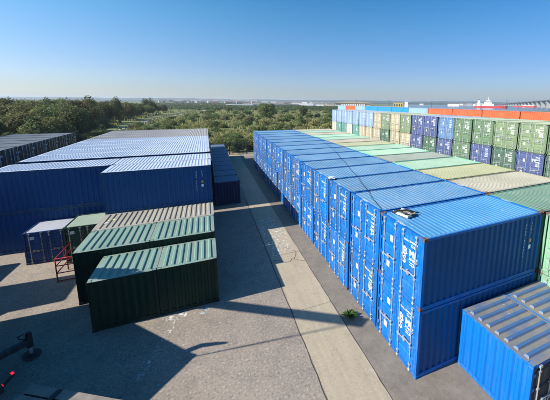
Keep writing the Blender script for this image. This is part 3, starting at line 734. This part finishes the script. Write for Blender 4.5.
link('grab_hook', MB().tube([(f.x, f.y, 3.8), (f.x+.1, f.y, 4.15), (f.x-.05, f.y, 4.45), (f.x-.35, f.y-.15, 4.5)], [.12, .11, .09, .05], 8).mesh('grab_hook', True), CHAS, lorry)
lc = container('dark blue container riding on the crane lorry, just outside the left edge', 0, 0, 0, 0, 6.058, 2.438, H20, DB, castings=True, simple=True)
lc.location = tuple(LO+Vector((0, 0, 1.19))); lc.rotation_euler = (0, 0, ang)
# flatbed with timber deck whose corner shows at the bottom edge
fx = Vector((.85, -.53, 0)).normalized(); fa = math.atan2(fx.y, fx.x)
FO = Vector((-5.2, 10.17, 0))
fb = thing('flatbed_trailer', 'flatbed trailer with grey timber plank deck at the bottom edge', 'trailer', tuple(FO), fa)
WOOD = plain('weathered_plank', (.20, .18, .15), .85, 0, .3, 3, .004)
for k in range(8):
    l0 = rnd.uniform(0, .05)
    pm = MB().box(l0, -.275-(k*.315), 1.06, 5.2+rnd.uniform(-.03, .03), -.315*k-.02, 1.1+rnd.uniform(-.006, .006)).mesh('plank')
    link('plank', pm, WOOD, fb)
link('chassis', MB().box(.1, -2.4, .85, 5.1, -.1, 1.05).box(.2, -.8, .55, 5, -.65, .85).box(.2, -1.9, .55, 5, -1.75, .85).mesh('chassis'), CHAS, fb)
for x in (1.2, 3.9):
    for y in (-.35, -2.15):
        t_ = link('wheel', TY, BLACK, fb, (x, y, .52)); link('rim', RM, STEEL, t_)
link('lashing_strap', MB().box(.98, -.7, 1.108, 1.12, -.05, 1.13).mesh('lashing_strap'), BLACK, fb)
# containers further left, outside the frame: they shade the left ground
for k, (x, y, n_) in enumerate(((-20.1, 19.0, 1), (-20.1, 16.5, 2), (-22.5, 21.5, 1))):
    for tier in range(n_):
        container('deep blue container left of the picture, %s spot, tier %s' % (('second', 'front', 'rear')[k], ('one', 'two')[tier]), x, y, tier*(H20+.006), 0, 6.058, 2.438, H20, DB, simple=True, castings=False)

# ------------------------------------------------------------------ palisade fence at the end of the yard
FEN = plain('dark_fence_steel', (.06, .07, .075), .6, .2)
fe = thing('palisade_fence', 'dark steel palisade fence closing the far end of the aisle', 'fence', (-2.5, 52.6, 0))
mb = MB()
x = 0.0
pale_me = MB().prism([(0, 0), (.035, -.02), (.07, 0), (.035, -.012)], .06, 2.35).mesh('pale')
PE = pale_me
for k in range(56):
    p_ = link('pale', PE, FEN, fe, (x, 0, rnd.uniform(-.03, .03))); x += .162
for z in (.45, 1.95): link('rail', MB().box(0, .004, z, 9, .05, z+.05).mesh('rail'), FEN, fe)
for k in range(4): link('post', MB().box(k*2.95, .052, 0, k*2.95+.09, .14, 2.3).mesh('post'), FEN, fe)

# ------------------------------------------------------------------ vegetation
def crown_mesh(seed, rad, hgt, n, leaf, lobes=9, base=.15):
    r_ = random.Random(seed); mb = MB(); L_ = []
    for i in range(lobes):
        a = r_.uniform(0, 6.28); q = r_.uniform(0, .62)*rad
        z = hgt*(base+.3+r_.uniform(-.18, .34)*(1-q/rad*.4)); s_ = rad*r_.uniform(.32, .55)
        L_.append((Vector((q*math.cos(a), q*math.sin(a), z)), s_, s_*r_.uniform(.55, .85)*hgt/rad*.62))
    L_.append((Vector((0, 0, hgt*.55)), rad*.62, hgt*.4))
    for i in range(n):
        c, s_, sz = r_.choice(L_)
        d = Vector((r_.gauss(0, 1), r_.gauss(0, 1), r_.gauss(0, 1))).normalized()
        k = r_.uniform(.72, 1.06)*(1+.22*mnoise.noise(d*2.3+c))
        p = c+Vector((d.x*s_*k, d.y*s_*k, d.z*sz*k))
        if p.z < hgt*.03: p.z = hgt*r_.uniform(.03, .15)
        nn = (d+Vector((r_.gauss(0, .6), r_.gauss(0, .6), r_.gauss(0, .6)))).normalized()
        u = nn.orthogonal().normalized(); u.rotate(Matrix.Rotation(r_.uniform(0, 6.28), 3, nn)); v_ = nn.cross(u)
        w_ = leaf*r_.uniform(.6, 1.35)
        b_ = len(mb.v)
        mb.v += [tuple(p-u*w_), tuple(p-v_*w_*.55+nn*w_*.15), tuple(p+u*w_), tuple(p+v_*w_*.55+nn*w_*.15)]; mb.f.append((b_, b_+1, b_+2, b_+3))
    return mb.mesh('crown')
def trunk_mesh(seed, hgt, r0):
    r_ = random.Random(seed); mb = MB()
    pts = [Vector((0, 0, -.3))]
    for k in range(1, 5): pts.append(Vector((r_.uniform(-.2, .2)*k*.5, r_.uniform(-.2, .2)*k*.5, hgt*.16*k)))
    mb.tube(pts, [r0*1.3, r0, r0*.8, r0*.6, r0*.35], 7)
    for k in range(5):
        a = k*1.3+r_.uniform(-.3, .3); s_ = pts[1+k % 3]; e = s_+Vector((math.cos(a), math.sin(a), 0))*hgt*.22+Vector((0, 0, hgt*.25))
        mb.tube([s_, (s_+e)/2+Vector((0, 0, .2)), e], [r0*.45, r0*.3, r0*.1], 5)
    return mb.mesh('trunk')
TCR = [(crown_mesh(s, 4.6, 9.5, 5200, .27, 11), trunk_mesh(s, 9.5, .22)) for s in (1, 2, 3, 4, 5)]
BCR = [crown_mesh(20+s, 2.2, 2.7, 2300, .15, 8, .0) for s in range(5)]
def az(px):        # horizontal direction through a column of the photograph at the horizon
    a = (px-330.6)/283.6; v_ = Vector((math.sin(YAW)+math.cos(YAW)*a, math.cos(YAW)-math.sin(YAW)*a, 0)); return v_
def at(px, D): v_ = az(px); return v_.x*D, v_.y*D     # D = depth along the view
TN = [0]
def tree(x, y, s, sz, lab, grp, mat=TREE_M, cat='tree', name='broadleaf_tree'):
    k = TN[0] % len(TCR); TN[0] += 1
    t_ = thing(name, lab, cat, (x, y, 0), rnd.uniform(0, 6.28), grp)
    c = link('crown', TCR[k][0], mat, t_); c.scale = (s, s, sz)
    c = link('trunk', TCR[k][1], BARK, t_); c.scale = (s, s, sz)
    return t_
def bush(x, y, s, sz, lab, grp, mat=BUSH_M):
    k = TN[0] % len(BCR); TN[0] += 1
    o = link('bush', BCR[k], mat, None, (x, y, -.05), rnd.uniform(0, 6.28)); o.scale = (s, s*rnd.uniform(.85, 1.2), sz)
    return tag(o, lab, 'bush', grp)
# the wood on the left: front edge nearer, deep ranks behind
W1 = 'bushy green tree in the wood beyond the left block'
cnt = 0
for D, p0, p1, step, hh in ((60, -30, 55, 11.5, .74), (70, -30, 80, 10, .96), (82, -25, 93, 8.5, 1.06), (96, -20, 99, 7.5, 1.09), (113, -20, 112, 6.5, 1.07), (138, -10, 131, 5, 1.02), (160, 60, 139, 4.5, .97), (180, 60, 150, 4.2, .93), (225, 80, 164, 4, .90)):
    p = p0
    while p < p1:
        dj = D*rnd.uniform(.95, 1.05); x, y = at(p+rnd.uniform(-2, 2), dj)
        fade = 1.0 if p < 90 else 1.0-.0022*(p-90)
        h_ = hh*fade*rnd.uniform(.84, 1.06); tree(x, y, rnd.uniform(.66, .92), h_, W1, 'trees of the wood on the left', rnd.choice((TREE_M, TREE_M, TREE2_M, BUSH_M))); cnt += 1
        p += step*rnd.uniform(.85, 1.15)
x, y = at(151, 190); tree(x, y, .95, 1.30, 'tall dark tree standing above the wood next to the track', None)
x, y = at(268, 150); tree(x, y, 1.05, 1.0, 'round isolated tree right above the far end of the blue row', None)
x, y = at(303, 175); tree(x, y, .8, .78, 'low round tree in the scrub right of the isolated tree', None)
x, y = at(119, 118); tree(x, y, .6, 1.15, 'slender pale tree in front of the wood', None)
# scrub
B1 = 'low green bush in the rough scrubland behind the yard'; B2 = 'pale yellow green bush in the scrubland behind the yard'
nb = 0
for D, p0, p1, step, s_ in ((60, 60, 350, 13, .8), (70, 70, 345, 12, .95), (82, 85, 345, 10.5, 1.0), (97, 120, 345, 9.5, 1.05), (115, 130, 345, 9, 1.1), (140, 150, 345, 8.5, 1.15), (170, 165, 345, 8, 1.2), (215, 180, 345, 8, 1.35), (280, 190, 350, 7.5, 1.5)):
    p = p0+rnd.uniform(0, 5)
    while p < p1:
        dj = D*rnd.uniform(.92, 1.08); pp = p+rnd.uniform(-3, 3); x, y = at(pp, dj)
        # the track is kept clear
        Dt = 1/max(.0032, .01-(pp-100)/90*.00627)     # depth of the track in this direction: kept open in front of it
        if y > 56 and not (112 < pp < 196 and .985 < Dt/dj < 1.40) and not (17 < x < 34 and y < 62):
            q = rnd.random(); sc_ = s_*rnd.uniform(.6, 1.35)
            if rnd.random() < .90: bush(x, y, sc_, sc_*rnd.uniform(.65, 1.1), B1 if q > .26 else B2, 'green bushes in the scrubland' if q > .26 else 'pale bushes in the scrubland', BUSH_M if q > .26 else PALE_M); nb += 1
        p += step*rnd.uniform(.75, 1.25)
for i in range(12):       # undergrowth against the fence and behind the left block
    x = -24+i*2.9; bush(x, 57+rnd.uniform(-1.5, 1.5), rnd.uniform(.7, 1.0), rnd.uniform(.75, 1.15), 'leafy bush growing along the yard boundary', 'bushes along the yard boundary', BUSH_M); nb += 1
print('trees', cnt, 'bushes', nb)
for D, p0, p1, step, s_ in ((54, -28, 40, 9, 1.1), (62, -20, 66, 8, 1.25), (71, 20, 84, 7, 1.25), (84, 50, 96, 6, 1.2), (100, 70, 104, 5.5, 1.3)):   # skirt of the wood
    p = p0
    while p < p1:
        x, y = at(p+rnd.uniform(-2, 2), D*rnd.uniform(.95, 1.05)); q = s_*rnd.uniform(.8, 1.3)
        bush(x, y, q, q*rnd.uniform(.9, 1.4), 'leafy bush at the foot of the wood on the left', 'bushes at the foot of the wood', TREE_M if rnd.random() < .6 else BUSH_M); nb += 1; p += step*rnd.uniform(.8, 1.2)
# far belt of bushes and hedges: reads as one mass
def belt(name, seed, items, n, leaf, mat):
    r_ = random.Random(seed); mb = MB()
    for i in range(n):
        px = r_.uniform(*items[0]); D = r_.uniform(*items[1]); x, y = at(px, D)
        g_ = mnoise.noise(Vector((x*.02, y*.02, seed)))
        h_ = items[2]*(.55+.75*g_+.3*r_.random())
        if h_ < .4: continue
        z = h_*r_.random()**.5
        nn = Vector((r_.gauss(0, .5), -1+r_.gauss(0, .4), .7+r_.gauss(0, .4))).normalized(); u = nn.orthogonal().normalized(); v_ = nn.cross(u); w_ = leaf*r_.uniform(.6, 1.4)
        b_ = len(mb.v); c = Vector((x, y, z))
        mb.v += [tuple(c-u*w_), tuple(c-v_*w_*.7), tuple(c+u*w_), tuple(c+v_*w_*.7)]; mb.f.append((b_, b_+1, b_+2, b_+3))
    return tag(link(name, mb.mesh(name), mat), 'distant belt of scrub and hedges below the skyline', 'scrub', kind='stuff')
belt('far_scrub', 3, ((130, 350), (300, 560), 2.2), 42000, .7, BUSH_M)
belt('far_hedges', 5, ((150, 300), (620, 1000), 2.2), 12000, 1.5, TREE_M)
# rough ground cover: tall grass tufts over the scrub field
r_ = random.Random(11); mb = MB()
for i in range(42000):
    D = 57/(1-r_.random()*.80); px = r_.uniform(60, 350); x, y = at(px, D)
    if y < 54.5: continue
    if mnoise.noise(Vector((x*.09, y*.09, 3))) < -.05: continue
    if abs(x-(-26.5+max(0, (y-200))*.12)) < 3.4 and y < 300: continue
    h_ = r_.uniform(.3, .8)*(1+D/250); a = r_.uniform(0, 3.14); w_ = r_.uniform(.06, .16)*(1+D/110); dx, dy = math.cos(a)*w_, math.sin(a)*w_
    b_ = len(mb.v); mb.v += [(x-dx, y-dy, 0), (x+dx, y+dy, 0), (x+dx*.7+r_.uniform(-.1, .1), y+dy*.7, h_), (x-dx*.7, y-dy*.7, h_*.9)]; mb.f.append((b_, b_+1, b_+2, b_+3))
GT = leafmat('tall_grass', (.12, .15, .05), (.20, .215, .085))
tag(link('tall_grass', mb.mesh('tall_grass'), GT), 'tall pale grass over the rough field', 'grass', kind='stuff')
# track from the left block towards the far left centre
tp = [(-26.5, 98), (-25.3, 121), (-25, 161), (-21, 200), (-12.5, 268), (5, 350)]
mb = MB()
for (xa, ya), (xb, yb) in zip(tp, tp[1:]): mb.quad((xa-1.2, ya, .004), (xa+2.4, ya, .004), (xb+2.4, yb, .004), (xb-1.2, yb, .004))
tag(link('gravel_track', mb.mesh('gravel_track'), TRACK), kind='structure')
tf = thing('track_fence', 'pale post and rail fence running beside the gravel track', 'fence', (0, 0, 0))
mb = MB(); 
PF = plain('pale_post', (.36, .34, .30), .8)
pm = MB().box(-.11, -.11, 0, .11, .11, 1.5).mesh('post')
rm = MB()
for (xa, ya), (xb, yb) in zip(tp, tp[1:]):
    n = int(math.hypot(xb-xa, yb-ya)/3.6)
    for k in range(n):
        u = k/n; link('post', pm, PF, tf, (xa+(xb-xa)*u+3.0, ya+(yb-ya)*u, 0))
    for z in (.7, 1.25): rm.quad((xa+3, ya, z), (xb+3, yb, z), (xb+3, yb, z+.12), (xa+3, ya, z+.12)); rm.quad((xa+3.05, ya, z+.12), (xb+3.05, yb, z+.12), (xb+3.05, yb, z), (xa+3.05, ya, z))
link('rail', rm.mesh('rail'), PF, tf)

# ------------------------------------------------------------------ distant land
HILL = plain('far_hill', (.055, .075, .045), .95, 0, .35, .004); QUAY = plain('quay_concrete', (.30, .28, .26), .9, 0, .25, .02); MUD = plain('dark_bank', (.10, .10, .08), .95, 0, .3, .02)
def ridge(name, D0, D1, hfun, px0, px1, n, mat):
    mb = MB()
    for i in range(n+1):
        px = px0+(px1-px0)*i/n; xa, ya = at(px, D0); xb, yb = at(px, (D0+D1)/2); xc, yc = at(px, D1); h_ = hfun(px)
        mb.v += [(xa, ya, -.2), (xb, yb, h_), (xc, yc, -.2)]
    for i in range(n):
        a = i*3; mb.f += [(a, a+3, a+4, a+1), (a+1, a+4, a+5, a+2)]
    return tag(link(name, mb.mesh(name, True), mat), kind='structure')
def hf(px): return 24+9*mnoise.noise(Vector((px*.012, 0, 1)))+3*mnoise.noise(Vector((px*.06, 0, 2)))+1.2*mnoise.noise(Vector((px*.4, 0, 2)))
ridge('far_hills', 2600, 3800, lambda p: hf(p)*(1.55 if p < 230 else 1.2 if p < 400 else 1.05), -260, 860, 300, HILL)
ridge('far_hills', 1700, 2300, lambda p: (9+7*mnoise.noise(Vector((p*.02, 4, 1)))+2.0*mnoise.noise(Vector((p*.3, 4, 2))))*(1.35 if p < 240 else 1), -260, 860, 400, plain('near_far_hill', (.04, .06, .03), .95, 0, .35, .01))
# river strip, quay road and embankment
water = nmat('estuary_water')[0]; wb = water.node_tree.nodes['Principled BSDF']; wb.inputs['Base Color'].default_value = (.05, .09, .12, 1); wb.inputs['Roughness'].default_value = .15
def band(name, D0, D1, px0, px1, z, mat):
    mb = MB(); n = 24
    for i in range(n):
        a = px0+(px1-px0)*i/n; b_ = px0+(px1-px0)*(i+1)/n
        mb.quad((*at(a, D0), z), (*at(b_, D0), z), (*at(b_, D1), z), (*at(a, D1), z))
    return tag(link(name, mb.mesh(name), mat), kind='structure')
band('estuary_water', 380, 1600, 400, 900, .05, water)
band('quay_road', 540, 760, 168, 398, .05, QUAY)
def hexwall(c): return plain('building_wall', c, .8, 0, .12, .05)
WALLS = [hexwall(c) for c in ((.62, .60, .56), (.42, .36, .30), (.36, .22, .17), (.55, .50, .42), (.30, .30, .31), (.70, .70, .68))]
ROOFS = [plain('building_roof', c, .8, 0, .15, .05) for c in ((.28, .27, .27), (.22, .13, .10), (.18, .18, .20), (.50, .50, .50))]
def building(px, D, wd_, dp, h_, gable, wall, roof, lab, name='building', cat='building', grp=None, nwin=0, rot=None):
    x, y = at(px, D); v_ = az(px); a = math.atan2(v_.y, v_.x)-math.pi/2+(rot if rot is not None else rnd.uniform(-.3, .3))
    b_ = thing(name, lab, cat, (x, y, 0), a, grp)
    link('wall', MB().box(-wd_/2, 0, 0, wd_/2, dp, h_).mesh('wall'), wall, b_)
    mb = MB(); e = wd_/2+.4
    n = 0; mb.v += [(-e, -.4, h_+.01), (e, -.4, h_+.01), (e, dp+.4, h_+.01), (-e, dp+.4, h_+.01), (-e, dp/2, h_+gable), (e, dp/2, h_+gable)]
    mb.f += [(0, 1, 5, 4), (2, 3, 4, 5), (1, 2, 5), (3, 0, 4), (3, 2, 1, 0)]
    link('roof', mb.mesh('roof'), roof, b_)
    if nwin:
        wm = cached(('bw', round(wd_/nwin*.5), round(h_*.5)), lambda: MB().box(0, -.12, 0, wd_/nwin*.5, -.02, h_*.5).mesh('window'))
        for k in range(nwin): link('window', wm, WING, b_, (-wd_/2+(k+.25)*wd_/nwin, 0, h_*.28))
    return b_
WING = plain('dark_window', (.06, .07, .08), .3)
WHITEP = plain('white_cladding', (.72, .72, .70), .6)
cols = ['pale grey', 'sandy', 'brick red', 'buff', 'slate grey', 'white']
r_ = random.Random(21); nbld = 0
# town on the low hill, left centre
for i in range(84):
    px = r_.uniform(160, 262); D = r_.uniform(900, 1500); k = r_.randrange(6)
    o = building(px, D, r_.uniform(9, 24), r_.uniform(8, 12), r_.uniform(5.5, 9.5), r_.uniform(1.5, 3.5), WALLS[k], ROOFS[r_.randrange(3)], 'small distant house in the town on the skyline', 'house', 'house', 'distant houses of the town')
    o.location.z = max(0, (D-900)/600*10*(.6+.4*mnoise.noise(Vector((px*.03, 1, 1))))-.5)
for i in range(46):
    px = r_.choice((r_.uniform(262, 500), r_.uniform(262, 330))); D = r_.uniform(900, 1500); k = r_.randrange(6)
    building(px, D, r_.uniform(12, 40), r_.uniform(8, 14), r_.uniform(4, 8), r_.uniform(1, 2.5), WALLS[k], ROOFS[r_.randrange(4)], 'small distant building across the flats on the skyline', 'building', 'building', 'distant buildings across the flats')
for px, D, wd_, h_, wl, lb in ((252, 640, 34, 3.5, 5, 'long white low shed at the far edge of the scrub, left one'), (240, 560, 50, 2.2, 5, 'very low white shed nearest the scrub'), (284, 720, 80, 3.2, 0, 'long grey distant shed above the scrub'),
        (306, 700, 36, 5.0, 5, 'white distant warehouse with flat front above the scrub'), (318, 705, 26, 4.0, 5, 'smaller white unit beside the distant warehouse'), (330, 690, 18, 4.5, 1, 'small sandy unit at the end of the sheds')):
    building(px, D, wd_, 14, h_, .8, WALLS[wl], ROOFS[3 if wl == 5 else 0], lb, 'shed', 'shed', rot=0)
# terminal building with low arched roof and white bays
x, y = at(352, 560); v_ = az(352); a = math.atan2(v_.y, v_.x)-math.pi/2
tb = thing('terminal_building', 'long terminal building with low arched brown roof and white bays', 'building', (x, y, 0), a)
link('wall', MB().box(-34, 0, 0, 34, 30, 7.5).mesh('wall'), WALLS[1], tb)
mb = MB(); n = 16
for i in range(n+1):
    xx = -36+72*i/n; zz = 8.0+2.6*math.sin(math.pi*i/n)**.8; mb.v += [(xx, -2, zz), (xx, 32, zz), (xx, -2, 7.52), (xx, 32, 7.52)]
for i in range(n):
    q = i*4; mb.f += [(q, q+4, q+5, q+1), (q+2, q+6, q+4, q), (q+1, q+5, q+7, q+3), (q+3, q+7, q+6, q+2)]
link('roof', mb.mesh('roof'), plain('tan_roof', (.42, .33, .22), .7, 0, .1, .05), tb)
bay = MB().box(0, -.9, .5, 2.8, -.05, 6.6).mesh('bay')
for k in range(11): link('bay', bay, WHITEP, tb, (-22+k*4.3, 0, 0))
building(397, 520, 17, 12, 9.5, .6, plain('ochre_wall', (.50, .38, .14), .8), ROOFS[0], 'ochre block with dark window bands on the skyline', rot=0, nwin=4)
building(405, 540, 6, 9, 11, .5, WALLS[5], ROOFS[3], 'narrow white block beside the ochre one', rot=0)
# ship
x, y = at(486, 640); v_ = az(486); a = math.atan2(v_.y, v_.x)-math.pi/2
sh = thing('cargo_ship', 'red hulled ship with white superstructure moored beyond the orange containers', 'ship', (x, y, 0), a)
REDH = plain('ship_red', (.50, .025, .03), .5, 0, .15, .1)
mb = MB(); hull = [(-29, 4), (-30, 0), (-28, -4), (-20, -6), (28, -6), (36, -4), (41, 0), (36, 4), (28, 6), (-20, 6)]
mb.prism(hull, .1, 4.2)
sh.scale = (.92, .92, .92)
link('hull', mb.mesh('hull'), REDH, sh)
link('deck_house', MB().box(-12, -5.5, 4.21, 12, 5.5, 9.5).box(-9, -5, 9.51, 7, 5, 13.5).mesh('deck_house'), WHITEP, sh)
link('bridge_house', MB().box(-6, -5.8, 13.51, 4, 5.8, 17.5).mesh('bridge_house'), WHITEP, sh)
link('windows', MB().box(-6.1, -5.9, 15.2, 4.1, 5.9, 16.2).mesh('windows'), WING, sh)
mb = MB(); mb.prism([(-24, -3), (-17.5, -3), (-17.5, 3), (-24, 3)], 4.21, 13); mb.prism([(-23, -2.2), (-18.5, -2.2), (-18.5, 2.2), (-23, 2.2)], 13.01, 18)
link('funnel', mb.mesh('funnel'), WHITEP, sh); link('funnel_cap', MB().box(-22.6, -1.8, 18.01, -19, 1.8, 19.5).mesh('funnel_cap'), BLACK, sh)
link('mast', MB().tube([(-1, 0, 17.5), (-1, 0, 25)], [.7, .35], 8).box(-3.2, -.3, 20.5, 1.2, .3, 21).mesh('mast'), WHITEP, sh)
link('crane_post', MB().tube([(22, 0, 4.2), (22, 0, 9)], .4, 8).tube([(22, 0, 8.8), (30, 0, 6.5)], .25, 6).mesh('crane_post'), REDH, sh)
x, y = at(522, 820); sh2 = thing('barge', 'low red and white barge moored under the viaduct', 'barge', (x, y, 0), a-.3)
mb = MB(); mb.prism([(-26, -4), (24, -4), (29, 0), (24, 4), (-26, 4), (-28, 0)], .1, 3.6); link('hull', mb.mesh('hull'), REDH, sh2)
link('wheelhouse', MB().box(-4, -3, 3.61, 3, 3, 6.2).mesh('wheelhouse'), WHITEP, sh2); link('hatch', MB().box(5, -3, 3.61, 22, 3, 4.8).mesh('hatch'), WHITEP, sh2)
# viaduct
VI = plain('viaduct_concrete', (.33, .33, .32), .8, 0, .1, .1); DKV = plain('viaduct_deck', (.16, .17, .18), .8, 0, .1, .1)
vd = thing('viaduct', 'long grey road viaduct on pale piers climbing to the right', 'bridge', (0, 0, 0))
A = Vector((*at(500, 1350), 9.5)); Bp = Vector((*at(560, 640), 20.5)); E = A+(Bp-A)*1.8
n = 30; d = (E-A)/n; sd = Vector((-d.y, d.x, 0)).normalized()*7
mb = MB()
for k in range(n):
    c = A+d*(k+.5); mb.obox(c, d*.499, sd, Vector((0, 0, 1.0)))
link('deck', mb.mesh('deck'), DKV, vd)
for k in range(n):
    c = A+d*(k+.5); z = c.z-1.0
    link('pier', MB().box(-1.8, -4, 0, 1.8, 4, z-1.9).box(-2, -6.5, z-1.89, 2, 6.5, z-.02).mesh('pier'), VI, vd, (c.x, c.y, 0), math.atan2(d.y, d.x))
# lighting masts
for i, (px, D, h_) in enumerate(((388, 480, 13), (504, 420, 14), (356, 470, 12), (430, 520, 11), (516, 600, 15))):
    x, y = at(px, D); t_ = thing('lighting_mast', 'thin dark lighting mast on the skyline, %s from the left' % ('second', 'fourth', 'first', 'third', 'fifth')[i], 'mast', (x, y, 0), 0, 'lighting masts on the skyline')
    link('pole', MB().tube([(0, 0, 0), (0, 0, h_)], [.28, .15], 6).mesh('pole'), CHAS, t_); link('lamp_head', MB().box(-1.2, -.3, h_, 1.2, .3, h_+.4).mesh('lamp_head'), CHAS, t_)

# ------------------------------------------------------------------ haze
HZ = True
if HZ:
    mb = MB().box(-4400, -2600, -1.2, 6500, 8600, 62)
    me = mb.mesh('haze'); o = bpy.data.objects.new('haze', me); COL.objects.link(o)
    m = bpy.data.materials.new('haze'); m.use_nodes = True; t = m.node_tree; t.nodes.clear()
    pv = t.nodes.new('ShaderNodeVolumePrincipled'); pv.inputs['Density'].default_value = .00019; pv.inputs['Color'].default_value = (.72, .86, 1.0, 1); pv.inputs['Anisotropy'].default_value = .2
    ou = t.nodes.new('ShaderNodeOutputMaterial'); t.links.new(pv.outputs[0], ou.inputs['Volume'])
    me.materials.clear(); me.materials.append(m)
    tag(o, 'thin pale haze over the land', 'haze', kind='stuff')
for o in list(COL.objects):
    for k in ('label', 'category', 'group'):
        if k in o and o[k] is None: del o[k]
